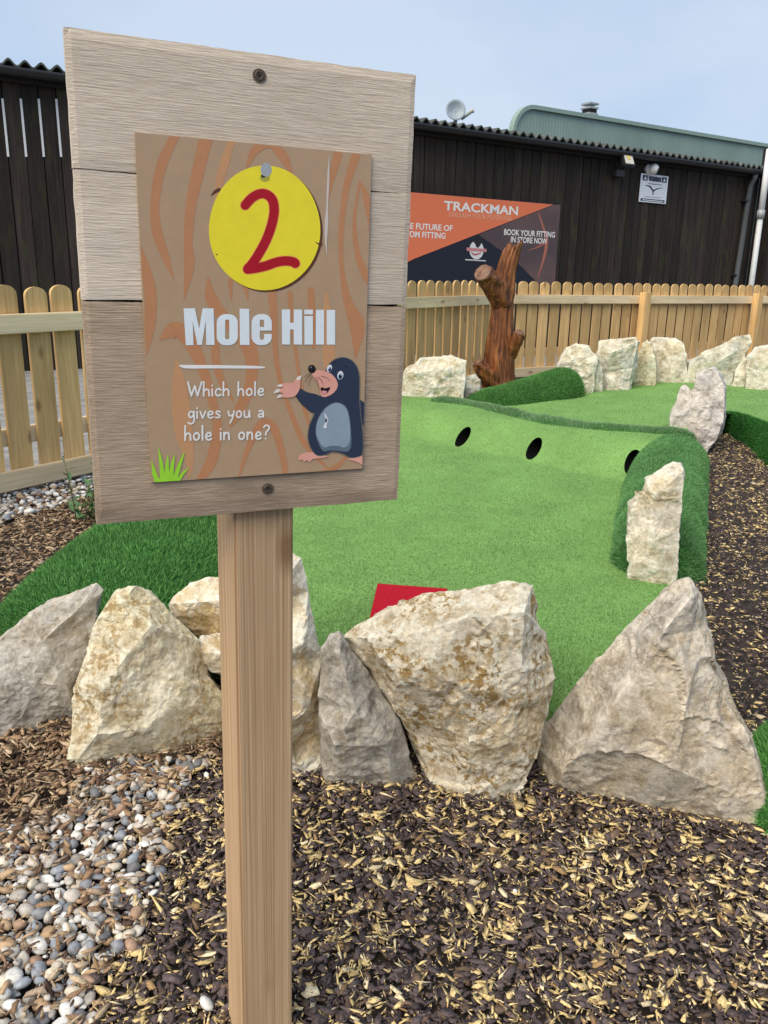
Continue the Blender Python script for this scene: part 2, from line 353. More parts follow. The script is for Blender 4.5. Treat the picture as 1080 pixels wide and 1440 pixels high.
t.links.new(mixc(t, 1.0, ramp(t, f1, [(.3, (.21, .30, .255)), (.7, (.28, .38, .335))]), ramp(t, wv.outputs['Fac'], [(.3, .97), (.9, 1.03)]), 'MULTIPLY'), b.inputs['Base Color']); b.inputs['Roughness'].default_value = .5; bumpN(t, b, wv.outputs['Fac'], .25, .02)
mk('sheet_wall', v, f, mg, gb, M=MB)
MT['greenedge'] = plain('green_flashing', (.26, .36, .31), .45)
v = []; f = []
for i, (a, z) in enumerate(prof[1:-1]):
    nrm = Vector((-math.cos(min(i, 8)/8*math.pi/2), 0, math.sin(min(i, 8)/8*math.pi/2)))
    for dy, dn in ((5.93, .0), (5.93, .09), (6.1, .09), (6.1, .0)): v.append((a+nrm.x*dn-(nrm.x*.02), dy, z+nrm.z*dn-nrm.z*.02))
for i in range(len(prof)-3):
    for k in range(4): f.append((4*i+k, 4*i+(k+1) % 4, 4*i+4+(k+1) % 4, 4*i+4+k))
mk('ridge_flashing', v, f, MT['greenedge'], gb, M=MB)
# vent on the green barn
vu, vz = wall_uz(828, 168, off-1.0)
vt = thing('roof_vent', 'small square grey vent standing on the green barn roof', 'vent', MB @ Vector((vu, 7.0, GH)))
sc_ = .33
mk('vent_base', None, None, None, vt, me=boxm('vent_base', sc_, sc_, .45, MT['zinc'], .01, GH+.12), M=MB @ Matrix.Translation((vu, 7, 0)))
mk('vent_neck', None, None, None, vt, me=boxm('vent_neck', sc_*.8, sc_*.8, .12, MT['dark'], .0, GH+.39), M=MB @ Matrix.Translation((vu, 7, 0)))
for dz in (.46, .56): mk('vent_louvre', None, None, None, vt, me=boxm('vent_louvre', sc_*1.02, sc_*1.02, .05, MT['zinc'], .01, GH+dz), M=MB @ Matrix.Translation((vu, 7, 0)))
# dish on the barn roof
du, dz = wall_uz(640, 157, -.9)
dish = thing('satellite_dish', 'pale round satellite dish standing above the corrugated barn roof', 'satellite dish', MB @ Vector((du, .9, EAVE+.1)))
v, f = [], []; R_ = .15
axn = (Vector((-.45, -.85, .25))).normalized(); ca = axn.cross(Vector((0, 0, 1))).normalized(); cb = axn.cross(ca); cc = Vector((du, .9, dz))
for r in range(6):
    rr = R_*r/5
    for k in range(24):
        a = 2*math.pi*k/24; v.append(cc+(ca*math.cos(a)+cb*math.sin(a)*1.05)*rr+axn*(.06*(r/5)**2))
f = [(r*24+k, r*24+(k+1) % 24, (r+1)*24+(k+1) % 24, (r+1)*24+k) for r in range(5) for k in range(24)]
do = mk('dish', v, f, plain('dish_paint', (.28, .34, .38), .5), dish, True, M=MB); md = do.modifiers.new('s', 'SOLIDIFY'); md.thickness = .012
v, f = tube([cc-axn*.02, cc+Vector((.12, -.03, -.09)), cc+Vector((.22, -.1, .01)), cc+Vector((.25, -.12, .03))], [.022, .022, .028, .038], 8); mk('feed_arm', v, f, plain('feed_grey', (.42, .44, .38), .6), dish, True, M=MB)
v, f = tube([cc-axn*.02, cc+Vector((.05, .05, -.1)), Vector((du+.05, .95, EAVE+.05))], [.03, .03, .03], 8); mk('mast', v, f, MT['zinc'], dish, True, M=MB)
# floodlight
fu, fz = wall_uz(880, 226, .2)
fl = thing('floodlight', 'black floodlight with pale glass fixed under the barn gutter', 'floodlight', MB @ Vector((fu, -.1, fz)))
tl = MB @ Matrix.Translation((fu, -.22, fz+.02)) @ Matrix.Rotation(math.radians(-25), 4, 'X')
mk('housing', None, None, None, fl, me=boxm('housing', .25, .07, .26, MT['blackpl'], .012), M=tl)
mk('glass', None, None, None, fl, me=boxm('glass', .19, .006, .20, plain('flood_glass', (.62, .60, .50), .15, .6), .002), M=tl @ Matrix.Translation((0, -.0385, 0)))  # pale yellowish reflection put into the glass colour
mk('led_chip', None, None, None, fl, me=boxm('led_chip', .06, .004, .06, plain('led_yellow', (.75, .55, .10), .3), .001), M=tl @ Matrix.Translation((0, -.0445, 0)))
mk('bracket', None, None, None, fl, me=boxm('bracket', .2, .12, .10, MT['blackpl'], .008), M=MB @ Matrix.Translation((fu-.02, -.08, fz-.18)))
# dome camera
du2, dz2 = wall_uz(917, 237, .1)
cc_ = thing('security_camera', 'small white dome security camera above the warning notice', 'camera', MB @ Vector((du2, -.05, dz2)))
v, f = tube([(du2, -.01, dz2), (du2, -.07, dz2)], [.085, .085], 20); mk('mount', v, f, MT['white'], cc_, True, M=MB)
bm = bmesh.new(); bmesh.ops.create_uvsphere(bm, u_segments=20, v_segments=12, radius=.085); me = bpy.data.meshes.new('eyeball'); bm.to_mesh(me); bm.free(); me.materials.append(MT['white'])
me.polygons.foreach_set('use_smooth', [True]*len(me.polygons)); eb = mk('eyeball', None, None, None, cc_, me=me, M=MB @ Matrix.Translation((du2+.03, -.11, dz2-.005)))
ld = Vector((.55, -.75, -.3)).normalized(); c0 = Vector((du2+.03, -.11, dz2-.005))
v, f = tube([c0+ld*.06, c0+ld*.09], [.05, .04], 16); mk('lens', v, f, MT['blackpl'], eb, True, M=MB)

# ------------------------------------------------------------------ 2D print helpers
def cr(pts, n=8, closed=False):
    P = [np.array(p, float) for p in pts]; o = []; L = len(P)
    for i in range(L if closed else L-1):
        g_ = (lambda k: P[k % L]) if closed else (lambda k: P[min(max(k, 0), L-1)])
        a, b, c, d = g_(i-1), g_(i), g_(i+1), g_(i+2)
        for k in range(n):
            t = k/n; o.append(.5*((2*b)+(c-a)*t+(2*a-5*b+4*c-d)*t*t+(3*b-a-3*c+d)*t**3))
    if not closed: o.append(P[-1])
    return o
def fill(loops, z):
    vs = [Vector((p[0], p[1], 0)) for l in loops for p in l]
    tr = tessellate_polygon([[Vector((p[0], p[1], 0)) for p in l] for l in loops]); f = []
    for a, b, c in tr:
        cr_ = (vs[b].x-vs[a].x)*(vs[c].y-vs[a].y)-(vs[b].y-vs[a].y)*(vs[c].x-vs[a].x)
        f.append((a, b, c) if cr_ > 0 else (a, c, b))
    return [(p.x, p.y, z) for p in vs], f
def strokepoly(pts, w0, cap=5):
    """outline of a round-capped stroke; pts (x,y) or (x,y,w)"""
    P = [np.array(p[:2], float) for p in pts]; W = [(p[2] if len(p) > 2 else w0)/2 for p in pts]; n = len(P); L, R = [], []
    for i in range(n):
        d = P[min(i+1, n-1)]-P[max(i-1, 0)]; d = d/(np.hypot(*d)+1e-12); nn = np.array([-d[1], d[0]]); L.append(P[i]+nn*W[i]); R.append(P[i]-nn*W[i])
    def arc(c, a, wd):
        return [c+wd*np.array([math.cos(a-math.pi*k/(cap+1)), math.sin(a-math.pi*k/(cap+1))]) for k in range(1, cap+1)]
    de = P[-1]-P[-2]; ds = P[1]-P[0]
    return L+arc(P[-1], math.atan2(de[1], de[0])+math.pi/2, W[-1])+R[::-1]+arc(P[0], math.atan2(ds[1], ds[0])-math.pi/2, W[0])
class Print:
    def __init__(s): s.v = []; s.f = []
    def add(s, loops, z):
        v, f = fill(loops, z); k = len(s.v); s.v += v; s.f += [tuple(a+k for a in q) for q in f]
    def build(s, name, m, parent, M): return mk(name, s.v, s.f, m, parent, M=M)
def ell(cx, cy, rx, ry, n=40, rot=0):
    return [(cx+rx*math.cos(a)*math.cos(rot)-ry*math.sin(a)*math.sin(rot), cy+rx*math.cos(a)*math.sin(rot)+ry*math.sin(a)*math.cos(rot)) for a in np.linspace(0, 2*math.pi, n, endpoint=False)]
def textmesh(s, size, bold=0.0, align='LEFT', sx=1.0):
    cu = bpy.data.curves.new('lettering', 'FONT'); cu.body = s; cu.size = size; cu.offset = bold; cu.align_x = align; cu.resolution_u = 3
    o = bpy.data.objects.new('lettering', cu); COL.objects.link(o); dg = bpy.context.evaluated_depsgraph_get()
    me = bpy.data.meshes.new_from_object(o.evaluated_get(dg)); bpy.data.objects.remove(o); bpy.data.curves.remove(cu)
    for v in me.vertices: v.co.x *= sx
    return me
def ink(name, c, rough=.5): return plain(name, c, rough, .3, 0, .04, 60)

# ------------------------------------------------------------------ banner on the barn
def W2(px, py): return wall_uz(px, py, .05)
MWB = MB @ Matrix(((1, 0, 0, 0), (0, 0, -1, -.05), (0, 1, 0, 0), (0, 0, 0, 1)))     # local x along wall, y up, z towards viewer
tl_, tr_, br_ = W2(520, 263), W2(788.5, 289), W2(779, 420)
bz0, bz1 = br_[1], (tl_[1]+tr_[1])/2
bu0, bu1 = tl_[0], (tr_[0]+br_[0])/2
ban = thing('advert_banner', 'orange and black golf fitting advert banner fixed to the dark barn wall', 'banner', MB @ Vector((bu0, -.05, bz0)))
bn = mk('banner_sheet', None, None, None, ban, me=boxm('banner_sheet', bu1-bu0, bz1-bz0, .012, ink('banner_black', (.012, .016, .028), .4), .001), M=MWB @ Matrix.Translation(((bu0+bu1)/2, (bz0+bz1)/2, -.008)))
def WB(px, py):
    u, z = W2(px, py); return (min(max(u, bu0+.005), bu1-.005), min(max(z, bz0+.005), bz1-.005))
def bprint(name, loops_px, col, z, m=None):
    p = Print()
    for L in loops_px: p.add([[WB(*q) for q in L]], z)
    return p.build(name, m or ink(name+'_ink', col), bn, MWB)
bprint('orange_field', [[(500, 250), (778, 287.6), (582, 364), (500, 396)]], (.75, .19, .085), .0012)
mgd, t, b = newmat('banner_photo'); fN = noiseN(t, coords(t, (1, 1, 1), False), 1.5, 3); t.links.new(ramp(t, fN, [(.35, (.075, .05, .052)), (.7, (.15, .085, .08))]), b.inputs['Base Color']); b.inputs['Roughness'].default_value = .5
bprint('photo_field', [[(778, 288), (800, 280), (800, 440), (775, 425), (752, 394), (725, 367), (672.5, 330)]], None, .0012, mgd)
bprint('light_streak', [[tuple(q) for q in strokepoly(cr([(757, 300, 1.5), (767, 330, 3.5), (768, 345, 4.5), (764, 365, 3), (756, 390, 1)], 6), 2)]], (.42, .14, .10), .0024)
bprint('light_streak', [[tuple(q) for q in strokepoly(cr([(743, 352, 1), (757, 347, 2.5), (767, 340, 4)], 6), 2)]], (.34, .11, .085), .0018)
def bantext(s, px0, py0, px1, py1, h_px, m, bold=.0, z=.003):
    a, c = Vector(W2(px0, py0)), Vector(W2(px1, py1)); zz = (a.y+c.y)/2; hh = (h_px/(abs(py0-py1)*0+1))
    hgt = abs(W2(px0, py0-h_px)[1]-W2(px0, py0)[1])
    me = textmesh(s, hgt/.70, bold*hgt); xsz = [v.co.x for v in me.vertices]; k = (c.x-a.x)/(max(xsz)-min(xsz)); x0 = min(xsz)
    for v in me.vertices: v.co = ((v.co.x-x0)*k, v.co.y, 0)
    me.materials.append(m); return mk('lettering', None, None, None, bn, me=me, M=MWB @ Matrix.Translation((a.x, a.y, z)))
inkw = ink('banner_white', (.80, .78, .76)); inkp = ink('banner_pale_orange', (.80, .42, .28))
bantext('TRACKMAN', 624, 295, 728, 302, 12.5, inkw, .035)
bantext('UNLEASH YOUR POTENTIAL', 631, 304.5, 720, 309.5, 7, inkp, .0)
bantext('THE FUTURE OF', 562, 321, 636, 327, 8.5, inkw, .03)
bantext('CUSTOM FITTING', 552, 332, 626, 337.5, 8.5, inkw, .03)
bantext('BOOK YOUR FITTING', 708.5, 330, 780, 334, 8, inkw, .03)
bantext('IN STORE NOW', 718, 340.5, 769, 344, 8, inkw, .03)
# round emblem: white disc, dark bird, pale ribbon
bprint('emblem_disc', [ell(670, 351.5, 10, 13.2, 28)], (.68, .68, .68), .0018)
bprint('emblem_bird', [cr([(664, 338), (668, 343), (670, 348), (674, 347), (677, 340), (674, 337), (669, 338)], 4, True), ell(674, 335.5, 2.6, 2.4, 10)], (.02, .02, .024), .0026)
bprint('emblem_ribbon', [[(656, 348), (684, 350), (684, 354.5), (656, 352.8)]], (.55, .22, .24), .0030)
bprint('emblem_script', [[tuple(q) for q in strokepoly(cr([(663, 355, 1.5), (667, 358, 2.6), (672, 357, 2.2), (676, 355.5, 1.2)], 4), 2)]], (.45, .12, .14), .0034)
bprint('emblem_line', [[(654, 364.3), (683, 366), (683, 367.6), (654, 365.9)]], (.6, .6, .6), .0020)

# warning notice
nt_ = thing('warning_notice', 'small white square warning notice with a bird-like emblem on the barn wall', 'notice', MB @ Vector((*[wall_uz(918, 287, .03)[0]], -.03, wall_uz(918, 287, .03)[1])))
q = [wall_uz(x, y, .03) for x, y in ((901.5, 243.5), (940.5, 248.3), (935, 287), (897.5, 283.5))]
nu0, nu1 = (q[0][0]+q[3][0])/2, (q[1][0]+q[2][0])/2; nz1, nz0 = (q[0][1]+q[1][1])/2, (q[2][1]+q[3][1])/2
MWN = MB @ Matrix(((1, 0, 0, 0), (0, 0, -1, -.035), (0, 1, 0, 0), (0, 0, 0, 1)))
nw, nh = nu1-nu0, nz1-nz0
npan = mk('notice_panel', None, None, None, nt_, me=boxm('notice_panel', nw, nh, .006, ink('notice_white', (.72, .76, .82), .35), .0012), M=MWN @ Matrix.Translation(((nu0+nu1)/2, (nz0+nz1)/2, 0)))
p = Print(); U = lambda a: nu0+a*nw; Vv = lambda a: nz0+a*nh
def rc(p, a, b, c, d, z): p.add([[(U(a), Vv(c)), (U(b), Vv(c)), (U(b), Vv(d)), (U(a), Vv(d))]], z)
rc(p, .06, .24, .76, .95, .0045); rc(p, .76, .94, .76, .95, .0045); rc(p, .06, .94, .04, .13, .0045)
p.add([[(U(x), Vv(y)) for x, y in cr([(.16, .60), (.34, .60), (.44, .52), (.49, .46), (.55, .50), (.66, .55), (.86, .57), (.68, .52), (.56, .45), (.51, .40), (.51, .30), (.47, .30), (.46, .40), (.40, .48), (.32, .55)], 3, True)]], .0045)
rc(p, .27, .78, .655, .675, .0045); rc(p, .2, .8, .195, .21, .0045); p.build('notice_print', ink('notice_navy', (.02, .03, .06)), npan, MWN)
p = Print(); rc(p, .12, .88, .065, .095, .006); p.add([[(U(.10), Vv(.80)), (U(.20), Vv(.80)), (U(.16), Vv(.92))]], .006); p.add([[(U(.80), Vv(.80)), (U(.90), Vv(.80)), (U(.86), Vv(.92))]], .006)
p.build('notice_symbol', ink('notice_symbol_white', (.75, .78, .82)), npan, MWN)['kind'] = 'stuff'
me = textmesh('WARNING', nh*.17, .012); xsz = [v.co.x for v in me.vertices]; k = .48*nw/(max(xsz)-min(xsz))
for v in me.vertices: v.co.x = (v.co.x-min(xsz))*k
me.materials.append(ink('notice_letters', (.05, .06, .09))); mk('lettering', None, None, None, npan, me=me, M=MWN @ Matrix.Translation((U(.26), Vv(.79), .0045)))

# ------------------------------------------------------------------ picket fence
FH = 1.045; PP, PW = .165, .127
def picket_mesh(h):
    pr = [(-PW/2, 0), (PW/2, 0)]+[(PW/2*math.cos(a), h-PW*.36+PW*.36*math.sin(a)) for a in np.linspace(0, math.pi, 11)]
    n = len(pr); v = [(x, -.009, z) for x, z in pr]+[(x, .009, z) for x, z in pr]
    f = [tuple(range(n)), tuple(range(2*n-1, n-1, -1))]+[(i, n+i, n+(i+1) % n, (i+1) % n) for i in range(n)]
    return mesh('picket', v, f, MT['picket'])
pk = picket_mesh(FH)
def run(name, label, P0, D, L, k0, postu, cat='fence'):
    root = thing(name, label, cat, P0+Vector((0, 0, float(G(P0.x, P0.y)))))
    Nn = Vector((D.y, -D.x, 0))                     # towards the course
    def M(u, off, dz=0):
        p = P0+D*u+Nn*off; p.z = float(G(p.x, p.y))+dz; return frame(p, D, -Nn, Vector((0, 0, 1)))
    n = int(L/PP)
    for k in range(n):
        mk('picket', None, None, None, root, me=pk, M=M((k+.5)*PP+random.uniform(-.004, .004), 0, .03+random.uniform(-.006, .006)) @ Matrix.Rotation(random.uniform(-.008, .008), 4, 'Y'))
    for nm, z, off, hh in (('top_rail', .885, .034, .098), ('bottom_rail', .085, .034, .10), ('rear_rail', .30, -.036, .09)):
        ns = max(1, round(L/1.98)); sl_ = L/ns
        for s in range(ns):
            a, b_ = s*sl_, (s+1)*sl_
            pa = M(a, off); pb = M(b_, off); d = (pb.translation-pa.translation); Lr = d.length; d.normalize()
            Z = Vector((0, 0, 1)); Z = (Z-d*Z.dot(d)).normalized(); mid = (pa.translation+pb.translation)/2+Vector((0, 0, z))
            mk(nm, None, None, None, root, me=boxm(nm, Lr-.003, .042, hh, MT['rail'], .004), M=frame(mid, d, -Nn, Z))
    for u in postu:
        mk('fence_post', None, None, None, root, me=boxm('fence_post', .098, .098, 1.0, MT['picket'], .004, .47), M=M(u, .062+.044))
    return root
run('picket_fence', 'pale picket fence run on the left, ending behind the carved trunk', FA-D1*2.8, D1, (FC-FA).length+2.8, 0, [.3, 2.2, 6.2])
def u_at(px):
    d = ray(px, 420); n2 = Vector((D2.y, -D2.x, 0)); p = onplane(px, 420, FC+n2*.11, n2); return (p-FC).dot(D2)
run('picket_fence', 'pale picket fence run on the right behind the row of boulders', FC, D2, 9.5, 0, [u_at(908), u_at(1066), 2*u_at(1066)-u_at(908)])

# ------------------------------------------------------------------ turf
def fibres(name, V, F, n, length, width, dark, light, parent=None, lean=.6, seed=1, keep=None):
    r = np.random.default_rng(seed); V = np.asarray(V, float); T = []
    for q in F:
        for k in range(1, len(q)-1): T.append((q[0], q[k], q[k+1]))
    T = np.array(T); a, b, c = V[T[:, 0]], V[T[:, 1]], V[T[:, 2]]; nr = np.cross(b-a, c-a); ar = np.linalg.norm(nr, axis=1)
    w_ = ar.copy()
    if keep is not None: w_ *= keep((a+b+c)/3)
    idx = r.choice(len(T), n, p=w_/w_.sum()); u, v = r.random(n), r.random(n); s = u+v > 1; u[s] = 1-u[s]; v[s] = 1-v[s]
    p = a[idx]+(b-a)[idx]*u[:, None]+(c-a)[idx]*v[:, None]; nn = nr[idx]/(ar[idx][:, None]+1e-12); nn[nn[:, 2] < -.2] *= -1
    d = nn+r.normal(0, lean, (n, 3)); d[:, 2] += .25; d /= np.linalg.norm(d, axis=1)[:, None]
    L = length*r.uniform(.6, 1.25, n); sd_ = np.cross(d, r.normal(0, 1, (n, 3))); sd_ /= np.linalg.norm(sd_, axis=1)[:, None]+1e-9
    P = np.empty((n, 3, 3)); P[:, 0] = p-sd_*width/2-nn*.003; P[:, 1] = p+sd_*width/2-nn*.003; P[:, 2] = p+d*L[:, None]
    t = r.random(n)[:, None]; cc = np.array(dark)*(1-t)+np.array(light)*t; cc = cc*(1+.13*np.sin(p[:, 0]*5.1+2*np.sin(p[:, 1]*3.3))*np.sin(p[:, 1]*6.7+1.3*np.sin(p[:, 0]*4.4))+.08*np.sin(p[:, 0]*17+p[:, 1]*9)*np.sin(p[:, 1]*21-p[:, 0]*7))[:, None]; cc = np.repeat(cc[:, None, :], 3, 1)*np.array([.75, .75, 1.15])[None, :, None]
    me = np_mesh(name, P.reshape(-1, 3), np.arange(3*n), np.full(n, 3), MT['fibre'], cc.reshape(-1, 3))
    o = bpy.data.objects.new(name, me); link(o, parent); o['kind'] = 'stuff'; return o
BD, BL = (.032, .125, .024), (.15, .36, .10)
def bank(name, label, path, nf, flen=.022, na=22, pw=.8, dark=BD, light=BL, seed=3, group=None):
    """rounded turf bank swept along (x, y, zbase, halfwidth, height)"""
    S = cr(path, 14); n = len(S); L = np.concatenate([[0], np.cumsum([np.hypot(*(S[i+1][:2]-S[i][:2])) for i in range(n-1)])]); v = []
    for i, s in enumerate(S):
        d = S[min(i+1, n-1)][:2]-S[max(i-1, 0)][:2]; d = d/np.hypot(*d); nn = np.array([d[1], -d[0]])
        e = min(L[i], L[-1]-L[i])/max(s[3], .02); k = math.sqrt(max(0, 1-(1-min(1, e))**2))*.97+.03
        for j in range(na+1):
            a = math.pi*j/na; hx = s[3]*k*math.cos(a); hz = s[4]*(k**.7)*max(0, math.sin(a))**pw
            q = s[:2]+nn*hx; nzv = noise.noise((q[0]*4, q[1]*4, 1.7))
            v.append((q[0]+nn[0]*.02*nzv, q[1]+nn[1]*.02*nzv, s[2]-.035+hz*1.0+.035*math.sin(a)+(.014*nzv+.008*noise.noise((q[0]*11, q[1]*11, 4.1)))*math.sin(a)))
    f = [(i*(na+1)+j, (i+1)*(na+1)+j, (i+1)*(na+1)+j+1, i*(na+1)+j+1) for i in range(n-1) for j in range(na)]
    f += [tuple(range(na, -1, -1)), tuple((n-1)*(na+1)+j for j in range(na+1))]
    c = S[n//2]; root = thing(name, label, 'turf bank', (c[0], c[1], c[2]), group)
    mk('turf_skin', v, f, MT['bank'], root, True)
    fibres('turf_fibres', v, f, nf, flen, .0042, dark, light, root, .55, seed); return root

# main green with the mole hill slope
HOLES = [(0.545, 5.67), (0.975, 5.27), (1.50, 4.85)]
nH = Vector((.64, .77)); tH = Vector((.77, -.64))
def green_z(x, y):
    nn = .64*x+.77*y
    z = .006+.195*sstep(4.46, 5.00, nn+.035*np.sin(2.2*(.77*x-.64*y)))
    z = np.maximum(z, G(x, y)+.016)
    z = z-.10*sstep(0, 1, (2.22-y)/.30)
    return z
GP = [(-1.0, 2.45), (-.6, 2.2), (0., 2.1), (.40, 1.96), (.62, 1.98), (.88, 2.1), (1.02, 2.4), (1.14, 2.8), (1.27, 3.2), (1.4, 3.6), (1.6, 4.3), (1.9, 5.0), (2.05, 5.5), (1.5, 5.6), (1.1, 5.95), (.6, 6.75), (.25, 7.15), (-.5, 7.1), (-.95, 5.6), (-1.05, 3.6)]
def inpoly(x, y, P):
    r = False; j = len(P)-1
    for i in range(len(P)):
        if (P[i][1] > y) != (P[j][1] > y) and x < (P[j][0]-P[i][0])*(y-P[i][1])/(P[j][1]-P[i][1])+P[i][0]: r = not r
        j = i
    return r
HA, HB = .112, .048; HAX = Vector((.42, .907))                                  # half axes of a hole on the slope, along and across
def hole_loop(c, a=HA, b=HB, n=28): return [Vector((c[0], c[1]))+HAX*(a*math.cos(t))+tH*(b*math.sin(t)) for t in np.linspace(0, 2*math.pi, n, endpoint=False)]
pts, edges = [], []
def addloop(l):
    k = len(pts); pts.extend([Vector((p[0], p[1])) for p in l]); edges.extend([(k+i, k+(i+1) % len(l)) for i in range(len(l))])
dense = []
for i in range(len(GP)):
    a, b_ = Vector(GP[i]), Vector(GP[(i+1) % len(GP)]); m_ = max(1, int((b_-a).length/.05)); dense += [a+(b_-a)*(k/m_) for k in range(m_)]
addloop(dense); HL = [hole_loop(c) for c in HOLES]
for l in HL: addloop(l)
for gx in np.arange(-1.05, 2.1, .045):
    for gy in np.arange(1.85, 7.2, .045):
        if not inpoly(gx, gy, GP): continue
        if any(((Vector((gx, gy))-Vector(c)).dot(HAX)/(HA+.02))**2+((Vector((gx, gy))-Vector(c)).dot(tH)/(HB+.02))**2 < 1 for c in HOLES): continue
        pts.append(Vector((gx+random.uniform(-.006, .006), gy+random.uniform(-.006, .006))))
for l in HL:
    c = sum(l, Vector((0, 0)))/len(l)
    for q in l[::2]: pts.append(c+(q-c)*1.25)
rv, re_, rf, *_ = delaunay_2d_cdt(pts, edges, [], 0, 1e-5)
def keepf(q):
    c = sum((rv[k] for k in q), Vector((0, 0)))/len(q)
    return inpoly(c.x, c.y, GP) and not any(inpoly(c.x, c.y, [(p.x, p.y) for p in l]) for l in HL)
F_ = []
for q in rf:
    if keepf(q):
        a, b_, c = rv[q[0]], rv[q[1]], rv[q[2]]; F_.append(tuple(q) if (b_-a).cross(c-a) > 0 else tuple(q[::-1]))
V_ = [(p.x, p.y, float(green_z(p.x, p.y))+.004*noise.noise((p.x*2, p.y*2, 3))) for p in rv]
green = thing('putting_green', 'bright green artificial turf putting green rising to a slope with three holes', 'putting green', (.3, 3.8, 0))
mk('turf_carpet', V_, F_, MT['green'], green, True)
fibres('turf_fibres', V_, F_, 260000, .0085, .0032, (.080, .195, .042), (.25, .43, .155), green, .7, 11, keep=lambda c: np.clip(1.5/np.maximum(c[:, 1]-1.2, .4)**1.3, 0, 1.4))
for l in HL:
    v, f = [], []; n = len(l); axd = Vector((.60, .80, -.05))
    for r in range(5):
        for p in l:
            z0 = float(green_z(p.x, p.y)); s = r/4
            c2 = sum(l, Vector((0, 0)))/n; q = Vector((p.x, p.y, z0-.002)); q = q+axd*(.32*s); v.append(q-Vector((0, 0, .004*(r > 0))))
    f = [(r*n+(k+1) % n, r*n+k, (r+1)*n+k, (r+1)*n+(k+1) % n) for r in range(4) for k in range(n)]+[tuple(4*n+k for k in range(n))]
    mk('hole_pipe', v, f, MT['pipe'], green, True)
# upper green
UGZ = .175
ea = [ong(972, 588, .2), ong(1010, 577, .2), ong(1050, 588, .2), ong(1085, 602, .2), ong(1180, 640, .2)]; eb_ = [ong(974, 613, .01), ong(1010, 606, .01), ong(1050, 630, .01), ong(1085, 662, .01), ong(1180, 740, .01)]
UP_ = [(.25, 7.1), (.6, 6.6), (1.1, 5.85), (1.5, 5.5), (2.0, 5.45)]+[(p.x, p.y) for p in ea]+[(5.5, 6.5), (5.6, 9.0), (3.6, 8.7), (2.0, 8.4), (1.0, 7.9)]
pts, edges = [], []; dense = []
for i in range(len(UP_)):
    a, b_ = Vector(UP_[i]), Vector(UP_[(i+1) % len(UP_)]); m_ = max(1, int((b_-a).length/.1)); dense += [a+(b_-a)*(k/m_) for k in range(m_)]
addloop(dense)
for gx in np.arange(.2, 5.6, .12):
    for gy in np.arange(5.3, 9.0, .12):
        if inpoly(gx, gy, UP_): pts.append(Vector((gx, gy)))
rv, re_, rf, *_ = delaunay_2d_cdt(pts, edges, [], 0, 1e-5); F_ = []
for q in rf:
    c = sum((rv[k] for k in q), Vector((0, 0)))/len(q)
    if inpoly(c.x, c.y, UP_):
        a, b_, c = rv[q[0]], rv[q[1]], rv[q[2]]; F_.append(tuple(q) if (b_-a).cross(c-a) > 0 else tuple(q[::-1]))
def upz(x, y): return UGZ-.025+.05*float(sstep(1.6, 3.0, x))
V_ = [(p.x, p.y, upz(p.x, p.y)+.006*noise.noise((p.x*1.5, p.y*1.5, 8))) for p in rv]
ug = thing('putting_green', 'upper putting green behind the mole hill ridge, in front of the boulder row', 'putting green', (2.4, 7, UGZ))
mk('turf_carpet', V_, F_, MT['green'], ug, True)
fibres('turf_fibres', V_, F_, 50000, .010, .005, (.080, .195, .042), (.25, .43, .155), ug, .7, 12)
# its turfed edge dropping to the mulch on the right
v, f = [], []; na = 12; ns = 24
for i in range(ns+1):
    s = i/ns*4; k = min(int(s), 3); fr = s-k; a = ea[k].lerp(ea[k+1], fr); b_ = eb_[k].lerp(eb_[k+1], fr); a = Vector((a.x, a.y, upz(a.x, a.y)+.004)); b_ = Vector((b_.x, b_.y, float(G(b_.x, b_.y))-.02))
    bk = Vector((a.x-b_.x, a.y-b_.y, 0)).normalized()
    for j in range(na+1):
        t_ = j/na
        if t_ < .25: p = a+bk*(.16*(1-t_/.25))+Vector((0, 0, .012*math.sin(t_/.25*math.pi/2)))
        else:
            u_ = (t_-.25)/.75; p = a.lerp(b_, u_**1.15)+Vector((0, 0, .05*math.sin(u_*math.pi)))
        v.append(p)
f = [(i*(na+1)+j, (i+1)*(na+1)+j, (i+1)*(na+1)+j+1, i*(na+1)+j+1)[::-1] for i in range(ns) for j in range(na)]
sk = thing('turf_bank', 'dark turfed drop at the edge of the upper green, right of the tall boulder', 'turf bank', tuple(eb_[1]))
mk('turf_skin', v, f, MT['bank'], sk, True); fibres('turf_fibres', v, f, 45000, .02, .005, (.012, .075, .010), (.05, .20, .04), sk, .5, 31)

def pth(l): return [(*ong(x, y, z).xy, zb, hw, h) for x, y, z, zb, hw, h in l]
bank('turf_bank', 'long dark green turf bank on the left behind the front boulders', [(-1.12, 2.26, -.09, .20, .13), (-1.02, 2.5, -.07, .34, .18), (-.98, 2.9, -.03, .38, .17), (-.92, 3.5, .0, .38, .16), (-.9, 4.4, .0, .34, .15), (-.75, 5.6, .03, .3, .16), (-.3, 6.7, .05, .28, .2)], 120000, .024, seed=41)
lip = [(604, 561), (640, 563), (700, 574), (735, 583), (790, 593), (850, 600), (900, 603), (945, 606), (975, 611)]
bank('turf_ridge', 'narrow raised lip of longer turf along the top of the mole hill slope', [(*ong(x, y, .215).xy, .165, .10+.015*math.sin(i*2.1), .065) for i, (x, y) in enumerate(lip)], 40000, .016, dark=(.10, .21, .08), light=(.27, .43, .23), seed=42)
bank('turf_bank', 'rounded turf bank at the foot of the carved tree trunk', [(.72, 6.80, .14, .20, .08), (1.0, 7.0, .14, .24, .12), (1.3, 7.25, .14, .25, .175), (1.55, 7.46, .14, .24, .23), (1.74, 7.62, .14, .2, .24)], 45000, .022, seed=43)
